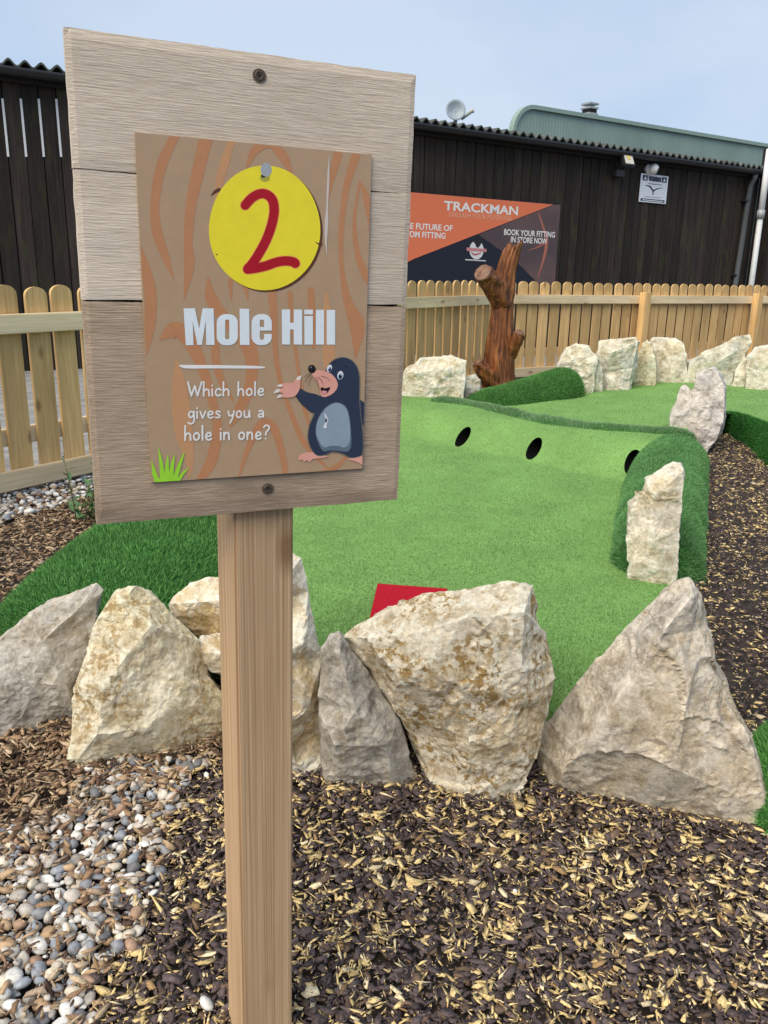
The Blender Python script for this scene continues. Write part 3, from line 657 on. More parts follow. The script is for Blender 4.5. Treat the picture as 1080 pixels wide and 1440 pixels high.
bank('turf_bank', 'turf bank on the right side of the green wrapped round an upright boulder', [(1.08, 3.06, -.01, .17, .15), (1.2, 3.4, -.01, .19, .18), (1.375, 3.9, .0, .205, .20), (1.55, 4.4, .0, .215, .215), (1.735, 4.85, .03, .215, .20), (1.92, 5.28, .05, .19, .15)], 95000, .02, dark=(.05, .165, .042), light=(.18, .38, .15), seed=44)
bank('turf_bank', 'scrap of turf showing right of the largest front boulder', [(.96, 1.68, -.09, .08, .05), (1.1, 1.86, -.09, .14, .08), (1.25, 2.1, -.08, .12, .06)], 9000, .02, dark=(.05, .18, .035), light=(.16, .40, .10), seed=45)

# red tee mat
tm = [(-.05, 2.50), (.225, 2.46), (.245, 2.89), (-.02, 2.93)]
bm = bmesh.new(); fc = bm.faces.new([bm.verts.new((x, y, .010)) for x, y in tm]); r_ = bmesh.ops.extrude_face_region(bm, geom=[fc])
for vv in r_['geom']:
    if isinstance(vv, bmesh.types.BMVert): vv.co.z += .016
bmesh.ops.recalc_face_normals(bm, faces=bm.faces); bmesh.ops.bevel(bm, geom=bm.edges[:], offset=.003, segments=1, affect='EDGES')
me = bpy.data.meshes.new('tee_mat'); bm.to_mesh(me); bm.free(); me.materials.append(MT['red']); o = bpy.data.objects.new('tee_mat', me); COL.objects.link(o)
tag(o, 'bright red tee mat lying on the green behind the big pitted boulder', 'mat')

# ------------------------------------------------------------------ boulders
def rock(label, outline, inner, mat, base=None, zb=None, thick=.25, bulge=.06, yaw=0, res=.0095, amp=1.0, seed=0, Y=None, ridge=()):
    if Y is None: B = ong(base[0], base[1]+(13 if zb is None else 2), zb)
    else:
        d = ray(*base); B = CP+d*(Y/d.y)
    Nn = Vector((-B.x, -B.y, 0)).normalized(); Nn.rotate(Matrix.Rotation(math.radians(yaw), 3, 'Z'))
    B0 = B-Nn*bulge*.75
    def P(x, y, d): return onplane(x, y, B0+Nn*d, Nn)
    ys_ = [p[1] for p in outline]; y0, y1 = min(ys_), max(ys_); cx = sum(p[0] for p in outline)/len(outline)
    ol = []
    for p in outline:
        fr = (p[1]-y0)/(y1-y0); ol.append((p[0], p[1]+((34 if zb is None else 18) if fr > .8 else 0), p[2] if len(p) > 2 else bulge*.75*fr))
    n = len(ol); allp = ol+list(inner)
    ed = [(i, (i+1) % n) for i in range(n)]+[(n+a, n+b_) for a, b_ in ridge]
    rv, _, rf, orig, *_ = delaunay_2d_cdt([Vector((p[0], -p[1])) for p in allp], ed, [], 1, 1e-4)
    dep = []
    for k, o_ in enumerate(orig): dep.append(allp[o_[0]][2] if o_ else bulge*.5)
    bm = bmesh.new(); vs = [bm.verts.new(P(v.x, -v.y, d)) for v, d in zip(rv, dep)]
    for q in rf:
        try: bm.faces.new([vs[k] for k in q])
        except ValueError: pass
    i_of = {}
    for k, o_ in enumerate(orig):
        for a in o_:
            if a < n: i_of[a] = k
    r0 = [vs[i_of[i]] for i in range(n)]; prev = r0
    ymid = y0*.45+y1*.55
    for s, d in ((.985, -.35*thick), (.90, -.75*thick), (.62, -thick)):
        ring = [bm.verts.new(P(cx+(p[0]-cx)*s, ymid+(p[1]-ymid)*(s if p[1] < ymid else 1), d)) for p in ol]
        for i in range(n):
            try: bm.faces.new((prev[i], prev[(i+1) % n], ring[(i+1) % n], ring[i]))
            except ValueError: pass
        prev = ring
    bm.faces.new(prev); bmesh.ops.recalc_face_normals(bm, faces=bm.faces); bmesh.ops.triangulate(bm, faces=bm.faces)
    rj = random.Random(seed*7+1)
    def split(L):
        for _ in range(6):
            e = [x for x in bm.edges if x.calc_length() > L*1.5]
            if not e or len(bm.faces) > 46000: return
            bmesh.ops.subdivide_edges(bm, edges=e, cuts=1); bmesh.ops.triangulate(bm, faces=[f for f in bm.faces if len(f.verts) > 3])
    k_ = max(1.0, res/.0095)
    for L, a in ((.11*k_, .0085*k_), (.040*k_, .0030*k_), (.0165*k_, .0018*k_)):
        split(L); bmesh.ops.recalc_face_normals(bm, faces=bm.faces); bm.normal_update()
        for v in bm.verts: v.co += v.normal*rj.uniform(-a, a)*amp+Vector((rj.uniform(-1, 1), rj.uniform(-1, 1), rj.uniform(-1, 1)))*a*.5
    split(res*.85)
    bmesh.ops.recalc_face_normals(bm, faces=bm.faces); bm.normal_update()
    off_ = Vector((seed*3.17, seed*1.7, seed*2.3)); sc = amp
    nv = []
    for v in bm.verts:
        p = v.co+off_
        d = .004*noise.noise(p*17)+.0022*(noise.ridged_multi_fractal(p*22, .9, 2.1, 4, 1.0, 2.0)-1.0)
        lay = p.z*34+p.x*9+6*noise.noise(p*4); d += .0016*(abs((lay % 2)-1)-.5) + .0022*noise.noise(p*60)+.0018*noise.noise(p*130)
        nv.append(v.co+v.normal*d*sc)
    A = np.array([c[:] for c in nv]); NR = np.array([v.normal[:] for v in bm.verts]); rg = np.random.default_rng(seed+100)
    size = float(np.linalg.norm(A.max(0)-A.min(0)))
    for it in range(int(26*amp)):                         # chip flat flakes off the surface
        k = rg.integers(len(A)); nn_ = NR[k]+rg.normal(0, .16, 3); nn_ /= np.linalg.norm(nn_); rho = size*rg.uniform(.04, .17)
        d = (A-A[k]) @ nn_; near = (np.linalg.norm((A-A[k])*np.array([1, 1, rg.uniform(.7, 1.6)]), axis=1) < rho) & (NR @ nn_ > .3)
        cut = np.where(near, np.clip(d+rg.uniform(.001, .004), -.001, .010), 0); A = A-nn_[None]*cut[:, None]*.85
    for v, c in zip(bm.verts, A): v.co = c
    c0 = Vector((B.x, B.y, B.z))
    for v in bm.verts: v.co -= c0
    me = bpy.data.meshes.new('boulder'); bm.to_mesh(me); bm.free(); me.materials.append(mat); me.polygons.foreach_set('use_smooth', [False]*len(me.polygons))
    o = bpy.data.objects.new('boulder', me); o.location = c0; COL.objects.link(o)
    return tag(o, label, 'boulder')
PALE, MID, OCH = (.62, .56, .45), (.40, .35, .265), (.46, .30, .10)
rA = rockmat('stone_grey_a', (.60, .575, .52), (.37, .34, .285), OCH, .25, .45, seed=1.3, spots=.2)
rB = rockmat('stone_cream_b', (.80, .74, .58), (.55, .455, .285), (.52, .42, .20), .5, .2, seed=5.1, spots=.8)
rC = rockmat('stone_cream_c', (.86, .81, .67), (.66, .56, .38), (.48, .31, .09), .7, .1, seed=9.7, spots=.3)
rD = rockmat('stone_grey_d', (.52, .485, .42), (.30, .265, .215), OCH, .2, .6, grey=(.25, .235, .21), seed=12.9, spots=.2)
rE = rockmat('stone_cream_e', (.80, .735, .60), (.56, .475, .33), (.44, .28, .09), .45, .1, seed=15.2, spots=1.0)
rF = rockmat('stone_tan_f', (.70, .635, .53), (.39, .325, .235), (.44, .32, .15), .35, .5, grey=(.29, .275, .25), seed=21.4, spots=.15)
rG = rockmat('stone_cream_g', (.84, .78, .66), (.55, .47, .34), (.50, .36, .14), .4, .3, seed=25.8, spots=.2)
rH = rockmat('stone_pink_h', (.70, .65, .59), (.44, .385, .33), (.42, .36, .30), .3, .4, grey=(.34, .34, .36), seed=30.1, spots=.1)
rI = rockmat('stone_pale_i', (.85, .80, .68), (.57, .505, .37), (.50, .42, .22), .6, .3, seed=36.6, spots=.15)
rJ = rockmat('stone_bluegrey_j', (.76, .72, .62), (.47, .43, .33), (.46, .38, .20), .5, .5, grey=(.27, .29, .30), seed=41.2, spots=.15)

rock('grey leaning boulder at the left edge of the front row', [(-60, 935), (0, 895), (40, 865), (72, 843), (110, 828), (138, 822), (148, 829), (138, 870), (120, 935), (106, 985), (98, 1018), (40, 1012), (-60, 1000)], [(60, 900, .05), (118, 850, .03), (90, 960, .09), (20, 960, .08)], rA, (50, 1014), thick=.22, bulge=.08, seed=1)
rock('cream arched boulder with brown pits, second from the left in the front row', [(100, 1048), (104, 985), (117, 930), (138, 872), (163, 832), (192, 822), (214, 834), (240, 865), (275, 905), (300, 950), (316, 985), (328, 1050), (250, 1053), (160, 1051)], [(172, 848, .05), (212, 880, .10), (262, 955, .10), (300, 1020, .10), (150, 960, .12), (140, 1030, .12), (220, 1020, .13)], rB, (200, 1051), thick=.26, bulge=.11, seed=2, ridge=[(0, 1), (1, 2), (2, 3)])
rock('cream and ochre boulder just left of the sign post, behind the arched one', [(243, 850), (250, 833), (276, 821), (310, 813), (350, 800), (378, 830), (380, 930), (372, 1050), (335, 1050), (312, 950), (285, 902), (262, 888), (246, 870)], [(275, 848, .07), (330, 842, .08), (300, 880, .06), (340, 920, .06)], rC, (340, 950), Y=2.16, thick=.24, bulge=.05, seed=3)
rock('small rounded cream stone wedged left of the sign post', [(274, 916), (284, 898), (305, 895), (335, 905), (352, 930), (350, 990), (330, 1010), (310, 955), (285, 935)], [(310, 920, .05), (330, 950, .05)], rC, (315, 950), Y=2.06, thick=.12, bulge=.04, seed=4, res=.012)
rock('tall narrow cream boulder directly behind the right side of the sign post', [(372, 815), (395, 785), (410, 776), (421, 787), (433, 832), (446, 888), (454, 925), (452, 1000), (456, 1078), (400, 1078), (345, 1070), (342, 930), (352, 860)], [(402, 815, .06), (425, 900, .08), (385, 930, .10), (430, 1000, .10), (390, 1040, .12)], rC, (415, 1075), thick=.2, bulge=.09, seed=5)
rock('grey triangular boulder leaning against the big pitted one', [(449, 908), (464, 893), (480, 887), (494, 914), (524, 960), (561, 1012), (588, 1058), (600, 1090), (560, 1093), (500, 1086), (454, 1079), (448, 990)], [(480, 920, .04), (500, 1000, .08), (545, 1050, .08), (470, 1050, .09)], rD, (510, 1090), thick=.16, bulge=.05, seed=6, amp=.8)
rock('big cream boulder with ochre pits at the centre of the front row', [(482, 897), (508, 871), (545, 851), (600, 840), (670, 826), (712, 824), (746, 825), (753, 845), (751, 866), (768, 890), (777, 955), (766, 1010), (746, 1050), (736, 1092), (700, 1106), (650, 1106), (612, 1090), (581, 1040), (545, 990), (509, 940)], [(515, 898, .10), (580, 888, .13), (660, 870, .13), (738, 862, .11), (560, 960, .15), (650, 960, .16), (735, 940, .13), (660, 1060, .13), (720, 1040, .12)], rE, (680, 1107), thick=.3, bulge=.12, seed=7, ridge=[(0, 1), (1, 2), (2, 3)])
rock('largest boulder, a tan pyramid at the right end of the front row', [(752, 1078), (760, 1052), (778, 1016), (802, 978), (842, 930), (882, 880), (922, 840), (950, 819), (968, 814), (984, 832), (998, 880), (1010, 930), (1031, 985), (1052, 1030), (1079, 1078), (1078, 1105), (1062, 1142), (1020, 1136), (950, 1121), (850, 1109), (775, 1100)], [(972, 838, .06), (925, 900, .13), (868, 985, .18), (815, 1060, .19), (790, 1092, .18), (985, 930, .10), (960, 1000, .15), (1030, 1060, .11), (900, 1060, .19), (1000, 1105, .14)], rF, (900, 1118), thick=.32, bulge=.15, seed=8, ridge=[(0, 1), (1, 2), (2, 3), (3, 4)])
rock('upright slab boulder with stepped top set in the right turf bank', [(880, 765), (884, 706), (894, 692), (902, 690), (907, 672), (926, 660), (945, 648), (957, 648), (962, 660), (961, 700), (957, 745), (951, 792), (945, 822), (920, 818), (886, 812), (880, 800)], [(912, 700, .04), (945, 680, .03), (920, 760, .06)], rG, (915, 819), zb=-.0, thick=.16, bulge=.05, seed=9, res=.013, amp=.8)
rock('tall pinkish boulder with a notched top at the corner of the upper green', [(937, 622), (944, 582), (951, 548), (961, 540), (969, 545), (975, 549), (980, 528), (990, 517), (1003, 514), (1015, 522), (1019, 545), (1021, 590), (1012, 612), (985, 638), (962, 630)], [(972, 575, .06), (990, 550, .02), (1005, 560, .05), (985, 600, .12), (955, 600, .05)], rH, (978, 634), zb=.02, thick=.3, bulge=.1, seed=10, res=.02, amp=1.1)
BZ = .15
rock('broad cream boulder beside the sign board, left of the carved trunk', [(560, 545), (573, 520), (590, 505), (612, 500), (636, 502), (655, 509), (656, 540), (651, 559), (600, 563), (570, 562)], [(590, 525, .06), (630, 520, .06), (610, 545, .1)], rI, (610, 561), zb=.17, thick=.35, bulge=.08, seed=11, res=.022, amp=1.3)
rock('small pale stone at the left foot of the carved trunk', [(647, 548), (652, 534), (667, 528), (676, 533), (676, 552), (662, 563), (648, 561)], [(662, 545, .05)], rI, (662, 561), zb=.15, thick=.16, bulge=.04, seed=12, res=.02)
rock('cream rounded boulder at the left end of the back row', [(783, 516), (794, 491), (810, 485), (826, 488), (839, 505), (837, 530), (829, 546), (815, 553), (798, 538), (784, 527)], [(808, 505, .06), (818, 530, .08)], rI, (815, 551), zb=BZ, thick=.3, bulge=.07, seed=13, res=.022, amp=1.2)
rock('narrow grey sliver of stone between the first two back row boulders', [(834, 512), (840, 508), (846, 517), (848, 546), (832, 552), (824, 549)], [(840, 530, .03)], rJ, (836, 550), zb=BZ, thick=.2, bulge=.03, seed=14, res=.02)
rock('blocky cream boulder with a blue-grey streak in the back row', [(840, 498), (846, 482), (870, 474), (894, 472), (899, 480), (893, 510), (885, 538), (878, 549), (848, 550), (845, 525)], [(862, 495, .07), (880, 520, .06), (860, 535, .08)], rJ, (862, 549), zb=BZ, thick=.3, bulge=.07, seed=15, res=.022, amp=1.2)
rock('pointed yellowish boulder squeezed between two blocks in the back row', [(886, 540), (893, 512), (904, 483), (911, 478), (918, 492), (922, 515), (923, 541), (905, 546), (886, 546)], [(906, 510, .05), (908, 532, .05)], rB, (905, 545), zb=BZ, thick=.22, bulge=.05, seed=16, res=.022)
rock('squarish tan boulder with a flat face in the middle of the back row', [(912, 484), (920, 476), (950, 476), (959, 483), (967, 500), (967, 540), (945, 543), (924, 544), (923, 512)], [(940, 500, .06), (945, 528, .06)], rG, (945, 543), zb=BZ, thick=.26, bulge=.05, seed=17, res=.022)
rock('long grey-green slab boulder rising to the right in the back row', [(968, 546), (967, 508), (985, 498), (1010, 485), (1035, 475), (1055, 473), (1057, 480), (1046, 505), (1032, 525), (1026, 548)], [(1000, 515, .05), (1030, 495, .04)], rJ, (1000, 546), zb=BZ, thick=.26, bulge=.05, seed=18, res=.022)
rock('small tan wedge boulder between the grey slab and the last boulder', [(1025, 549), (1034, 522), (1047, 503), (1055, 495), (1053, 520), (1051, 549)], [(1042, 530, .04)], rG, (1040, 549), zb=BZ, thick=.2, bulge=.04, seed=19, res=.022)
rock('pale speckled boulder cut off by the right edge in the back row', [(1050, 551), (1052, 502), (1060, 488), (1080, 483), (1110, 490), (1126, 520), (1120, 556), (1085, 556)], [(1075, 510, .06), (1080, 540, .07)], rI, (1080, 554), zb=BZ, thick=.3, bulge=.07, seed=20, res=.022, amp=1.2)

# ------------------------------------------------------------------ carved tree trunk
TB = ong(702, 546, .12); TY = TB.y
Tn = Vector((-TB.x, -TB.y, 0)).normalized()
def TP(px, py, d=0): return onplane(px, py, TB+Tn*d, Tn)
mtk, t, b = newmat('carved_bark'); vv = coords(t, (26, 26, 3.0), False); f1 = noiseN(t, vv, 1.0, 7, .6, .8); f2 = noiseN(t, coords(t, (1, 1, .6), False), 9, 5)
c = ramp(t, f1, [(.3, (.04, .014, .006)), (.5, (.19, .062, .019)), (.66, (.35, .14, .043)), (.8, (.46, .23, .09))]); c = mixc(t, 1.0, c, ramp(t, f2, [(.3, .65), (.7, 1.3)]), 'MULTIPLY')
t.links.new(c, b.inputs['Base Color']); b.inputs['Roughness'].default_value = .45; b.inputs['Specular IOR Level'].default_value = .4; bumpN(t, b, f1, .9, .03)
trunk = thing('carved_trunk', 'glossy brown carved tree trunk with cut branch stubs standing before the fence', 'tree sculpture', TB)
def bark_tube(prof, seg=40, steps=60, ridge=.014, spike=None, flat=.9):
    """prof: list of (px_left, px_right, py) silhouette rows, bottom to top"""
    rows = cr(prof, max(2, steps//len(prof))); v, f = [], []
    for i, (a, c_, y) in enumerate(rows):
        L_, R_ = TP(a, y), TP(c_, y); ctr = (L_+R_)/2; ax_ = (R_-L_)/2; r = ax_.length; side = ax_.normalized()
        for k in range(seg):
            an = 2*math.pi*k/seg; dirv = side*math.cos(an)+Tn*math.sin(an)*flat
            p = ctr+dirv*r; q = Vector((math.cos(an)*2.2, math.sin(an)*2.2, p.z*1.6))
            d = ridge*(1-2*abs(noise.noise(Vector((q.x*1.6, q.y*1.6, q.z)))*1.6))+.02*noise.noise(q*1.3)
            p = p+dirv*(d-.012)
            if spike and i == len(rows)-1: p.z += spike(an)
            v.append(p)
    n = len(rows); f = [(i*seg+k, i*seg+(k+1) % seg, (i+1)*seg+(k+1) % seg, (i+1)*seg+k) for i in range(n-1) for k in range(seg)]
    v.append(sum((v[(n-1)*seg+k] for k in range(seg)), Vector())/seg-Vector((0, 0, .06))); f += [((n-1)*seg+k, (n-1)*seg+(k+1) % seg, len(v)-1) for k in range(seg)]
    return v, f
def spk(an):
    x = math.cos(an); return .05*math.exp(-((x-.75)/.30)**2)+.035*math.exp(-((x+.75)/.22)**2)-.02+.02*math.sin(an*7)
v, f = bark_tube([(668, 728, 556), (677, 725, 535), (680, 724, 510), (684, 723, 480), (688, 722, 450), (691, 723, 425), (693, 725, 405), (698, 727, 380), (705, 732, 358), (712, 736, 344)], 56, 90, spike=spk)
tko = mk('trunk', v, f, mtk, trunk, True)
me = tko.data
def stub(path, rads, name, cut=True, seg=24):
    P_ = cr([tuple(p) for p in path], 8); R_ = cr([(r, 0) for r in rads], 8); v, f = tube([Vector(p) for p in P_], [r[0] for r in R_], seg)
    v = [p+Vector((0, 0, 0)) for p in v]; ctrs = [Vector(p) for p in P_]
    for i in range(len(P_)):
        for k in range(seg):
            q = v[i*seg+k]; d = (q-ctrs[i]).normalized(); q2 = q+d*(.010*math.sin(k*2*math.pi*5/seg+i*.3)+.006*noise.noise(q*18)); v[i*seg+k] = q2
    o = mk(name, v, f, mtk, trunk, True)
    if cut:
        ax_ = (ctrs[-1]-ctrs[-2]).normalized(); a_ = ax_.cross(Vector((0, 0, 1))).normalized(); b2 = ax_.cross(a_); r = rads[-1]; vv_, ff = [], []
        rr = [0, .25, .32, .55, .62, .82, .95, 1.0]; hh = [.012, .012, .004, .012, .004, .012, .012, -.004]
        for i, (q, h_) in enumerate(zip(rr, hh)):
            for k in range(20):
                an = 2*math.pi*k/20; vv_.append(ctrs[-1]+(a_*math.cos(an)+b2*math.sin(an))*r*(q+.001)+ax_*(h_+.003))
        ff = [(i*20+k, i*20+(k+1) % 20, (i+1)*20+(k+1) % 20, (i+1)*20+k) for i in range(7) for k in range(20)]
        mk('cut_end', vv_, ff, plain('cut_wood', (.19, .10, .06), .5, var=.5, scale=30), o, True)
    return o
stub([TP(707, 425, .0), TP(697, 405, .09), TP(684, 390, .20), TP(679, 384, .25)], [.115, .105, .09, .084], 'branch_stub')
stub([TP(716, 500, .0), TP(724, 485, .05), TP(729, 472, .08), TP(730, 468, .09)], [.06, .06, .055, .045], 'branch_stub')
stub([TP(700, 545, .05), TP(688, 530, .12), TP(677, 518, .17), TP(671, 510, .20)], [.10, .085, .065, .045], 'root_stub')

# ------------------------------------------------------------------ the sign
yaw, tilt, rol = math.radians(23.6), math.radians(1.2), math.radians(.7)
RM = Matrix.Rotation(yaw, 3, 'Z') @ Matrix.Rotation(tilt, 3, 'X') @ Matrix.Rotation(rol, 3, 'Y')
SU, SV, SNn = RM @ Vector((1, 0, 0)), RM @ Vector((0, 0, 1)), RM @ Vector((0, -1, 0))
SCc = Vector((-.171, 1.101, 1.118)); MS = frame(SCc, SU, SV, SNn)
def B2(px, py, off=0.0):
    p = onplane(px, py, SCc+SNn*off, SNn)-SCc; return (p.dot(SU), p.dot(SV))
sign = thing('hole_sign', 'wooden mini golf hole sign with a brown printed panel on a square post', 'sign', (-.2, 1.17, -.1))
bu = (B2(88, 37)[0]+B2(138, 740)[0])/2, (B2(585, 104)[0]+B2(560, 704)[0])/2
bv1 = (B2(88, 37)[1]+B2(585, 104)[1])/2; bv0 = (B2(138, 740)[1]+B2(560, 704)[1])/2
vs1 = (B2(100, 237)[1]+B2(583, 273)[1])/2; vs2 = (B2(118, 421)[1]+B2(575, 430)[1])/2
TH = .020
def plank(v0, v1, m, seed, gap=.0012):
    bm = bmesh.new(); nx_, ny_ = 60, 14; top = []
    r = random.Random(seed); W_ = bu[1]-bu[0]
    def edge(u, k): return .0009*noise.noise((u*22, seed*3.1+k, 0))+.0005*noise.noise((u*90, seed+k, 0))
    grid = [[None]*(nx_+1) for _ in range(ny_+1)]
    for j in range(ny_+1):
        for i in range(nx_+1):
            u = bu[0]+W_*i/nx_; v_ = v0+gap+(v1-v0-2*gap)*j/ny_
            if j == 0: v_ += edge(u, 1)
            if j == ny_: v_ += edge(u, 2)
            if i == 0: u += .0012*noise.noise((seed, v_*40, 5))
            if i == nx_: u += .0016*noise.noise((seed, v_*40, 9))
            z = .0012*noise.noise((u*5, v_*18, seed))-(.0016 if i in (0, nx_) or (j == 0 and seed == 3) or (j == ny_ and seed == 1) else .0005 if j in (0, ny_) else 0)
            grid[j][i] = bm.verts.new((u, v_, z))
    for j in range(ny_):
        for i in range(nx_): bm.faces.new((grid[j][i], grid[j][i+1], grid[j+1][i+1], grid[j+1][i]))
    be = [e for e in bm.edges if e.is_boundary]; r2 = bmesh.ops.extrude_edge_only(bm, edges=be)
    nvs = [x for x in r2['geom'] if isinstance(x, bmesh.types.BMVert)]
    for x in nvs: x.co.z = -TH
    bmesh.ops.contextual_create(bm, geom=[e for e in bm.edges if e.is_boundary]); bmesh.ops.recalc_face_normals(bm, faces=bm.faces)
    me = bpy.data.meshes.new('backing_plank'); bm.to_mesh(me); bm.free(); me.materials.append(m)
    return mk('backing_plank', None, None, None, sign, me=me, M=MS)
plank(vs1, bv1, MT['plank_hi'], 1, .0004); plank(vs2, vs1, MT['plank_hi'], 2, .0006); plank(bv0, vs2, MT['plank_lo'], 3, .0018)
mk('rear_strip', None, None, None, sign, me=boxm('rear_strip', .06, bv1-bv0-.06, .012, MT['plank_lo'], .001), M=MS @ Matrix.Translation(((bu[0]+bu[1])/2+.14, (bv0+bv1)/2, -TH-.0107)))
mk('rear_strip', None, None, None, sign, me=boxm('rear_strip', bu[1]-bu[0]-.01, .05, .004, MT['dark'], .0), M=MS @ Matrix.Translation(((bu[0]+bu[1])/2, vs2, -TH-.0022)))  # black strip added behind the lower joint so its gap looks dark
# post
PWD = .090; pl_ = B2(325, 728, -TH)[0]; prr = pl_+PWD
pcu = (pl_+prr)/2
pc = SCc+SU*(pcu-.004)+SNn*(-TH-.006-PWD/2)
ya_ = yaw+math.radians(4); Xp, Yp = Vector((math.cos(ya_), math.sin(ya_), 0)), Vector((-math.sin(ya_), math.cos(ya_), 0))
ptop = SCc.z+bv1-.06
lean = Vector((.006, 0, 0))
pm = boxm('post', PWD, PWD, ptop+.40, MT['post'], .0035, (ptop-.40)/2)
mk('post', None, None, None, sign, me=pm, M=Matrix.Translation((pc.x, pc.y, .78)) @ Matrix.Rotation(math.radians(.9), 4, 'Y') @ frame(Vector((0, 0, -.78)), Xp, Yp, Vector((0, 0, 1))))
# screws
for px, py in ((364.5, 106.5), (376.5, 687)):
    u_, v_ = B2(px, py)
    vv_, ff = [], []
    for r_, h_ in ((.0058, -.0006), (.0050, .0004), (.0034, .0002), (.0014, -.0012)):
        for k in range(14): a = 2*math.pi*k/14; vv_.append((r_*math.cos(a), r_*math.sin(a), h_+.0016))
    ff = [(i*14+k, i*14+(k+1) % 14, (i+1)*14+(k+1) % 14, (i+1)*14+k) for i in range(3) for k in range(14)]+[tuple(42+k for k in range(14))]
    so_ = mk('screw', vv_, ff, MT['steel'], sign, M=MS @ Matrix.Translation((u_, v_, 0)))
    p = Print(); p.add([[(-.0028, -.0006), (.0028, -.0006), (.0028, .0006), (-.0028, .0006)]], .0023); p.add([[(-.0006, -.0028), (.0006, -.0028), (.0006, .0028), (-.0006, .0028)]], .0025); p.build('screw_slot', MT['dark'], so_, MS @ Matrix.Translation((u_, v_, 0)))
    p = Print(); p.add([ell(0, 0, .0085, .0078, 20)], .0012); p.build('rust_ring', plain('rust_stain', (.10, .07, .05), .9), so_, MS @ Matrix.Translation((u_, v_, 0)))
# printed panel
POFF = .0042
pu0 = (B2(190, 182, POFF)[0]+B2(212, 678, POFF)[0])/2; pu1 = (B2(525, 221, POFF)[0]+B2(508, 660, POFF)[0])/2
pv1 = (B2(190, 182, POFF)[1]+B2(525, 221, POFF)[1])/2; pv0 = (B2(212, 678, POFF)[1]+B2(508, 660, POFF)[1])/2
panel = mk('sign_panel', None, None, None, sign, me=boxm('sign_panel', pu1-pu0, pv1-pv0, .003, ink('panel_tan', (.44, .305, .195), .38), .0004), M=MS @ Matrix.Translation(((pu0+pu1)/2, (pv0+pv1)/2, POFF-.0015)))
def clampuv(q): return (min(max(q[0], pu0+.0006), pu1-.0006), min(max(q[1], pv0+.0006), pv1-.0006))
def za(x, y): return clampuv(B2(180+x/2.769, 170+y/2.769, POFF))          # enlargement of the whole panel
def zn(x, y): return clampuv(B2(240+x/4.696, 220+y/4.696, POFF))          # enlargement of the number disc
def zl(x, y): return clampuv(B2(240+x/4.154, 420+y/4.154, POFF))          # enlargement of the title
def zm(x, y): return clampuv(B2(370+x/7.2, 490+y/7.2, POFF))              # enlargement of the mole
layer = [POFF+.00012]
def lz(d=.000003): layer[0] += d; return layer[0]
def prt(name, loops, col, conv, rough=.38, m=None):
    m = m or ink(name+'_ink', col, rough); lz(.000025)
    for L in loops:
        p = Print(); p.add([[conv(*q[:2]) for q in L]], lz()); p.build(name, m, panel, MS)
def prh(name, groups, col, conv):
    m = ink(name+'_ink', col, .38); lz(.000025)
    for g_ in groups:
        p = Print(); p.add([[conv(*q[:2]) for q in L] for L in g_], lz()); p.build(name, m, panel, MS)
def rib(pts, n=7): return strokepoly(cr(pts, n), 10, 3)
or1, or2 = (.50, .235, .115), (.56, .30, .15)
prt('grain_print', [rib(s) for s in [
    [(400, 85, 30), (360, 220, 34), (338, 330, 6)], [(190, 930, 8), (200, 1050, 62), (215, 1200, 70), (240, 1330, 30), (235, 1390, 6)], [(772, 670, 8), (778, 800, 46), (785, 950, 44), (800, 1010, 8)]]], or2, za)
prt('grain_print', [rib(s) for s in [
    [(188, 45, 34), (130, 175, 40), (104, 320, 34), (113, 430, 40), (150, 540, 28), (178, 615, 3)],
    [(305, 60, 52), (272, 200, 48), (243, 340, 40), (234, 470, 34), (238, 570, 38), (218, 695, 4)],
    [(463, 180, 10), (498, 110, 36), (556, 92, 30), (605, 140, 38), (640, 215, 8)],
    [(817, 130, 36), (792, 230, 22), (775, 320, 3)], [(888, 132, 34), (850, 260, 26), (830, 430, 20), (832, 570, 18), (855, 700, 34), (892, 800, 58), (885, 925, 4)],
    [(903, 235, 8), (882, 380, 14), (892, 510, 22), (925, 600, 32), (945, 645, 4)], [(905, 240, 5), (925, 290, 26), (945, 400, 20), (950, 520, 6)],
    [(42, 470, 4), (70, 580, 36), (88, 680, 46), (84, 800, 40), (72, 915, 3)],
    [(182, 1320, 3), (150, 1200, 26), (125, 1060, 34), (128, 920, 44), (175, 810, 52), (235, 850, 60), (285, 950, 42), (328, 1090, 36), (348, 1200, 36), (325, 1320, 44), (283, 1392, 30)],
    [(312, 610, 6), (324, 690, 46), (375, 765, 44), (440, 830, 62), (482, 920, 54), (474, 1030, 42), (430, 1130, 40), (398, 1190, 10)],
    [(345, 780, 8), (340, 870, 30), (345, 950, 32), (372, 1030, 26), (410, 1090, 8)],
    [(398, 620, 20), (402, 700, 3)], [(456, 640, 24), (467, 700, 3)], [(560, 660, 34), (570, 800, 26), (575, 900, 20), (592, 1010, 20), (640, 1150, 20), (690, 1260, 22), (775, 1350, 8)],
    [(630, 670, 20), (640, 800, 16), (660, 950, 14), (690, 1130, 17), (720, 1220, 5)], [(712, 660, 28), (716, 790, 26), (722, 880, 18)], [(690, 610, 4), (700, 560, 10)],
    [(430, 1390, 6), (470, 1270, 22), (520, 1180, 34), (570, 1200, 34), (605, 1320, 26), (612, 1375, 22)], [(860, 1290, 6), (820, 1340, 20), (760, 1372, 24)]]], or1, za)
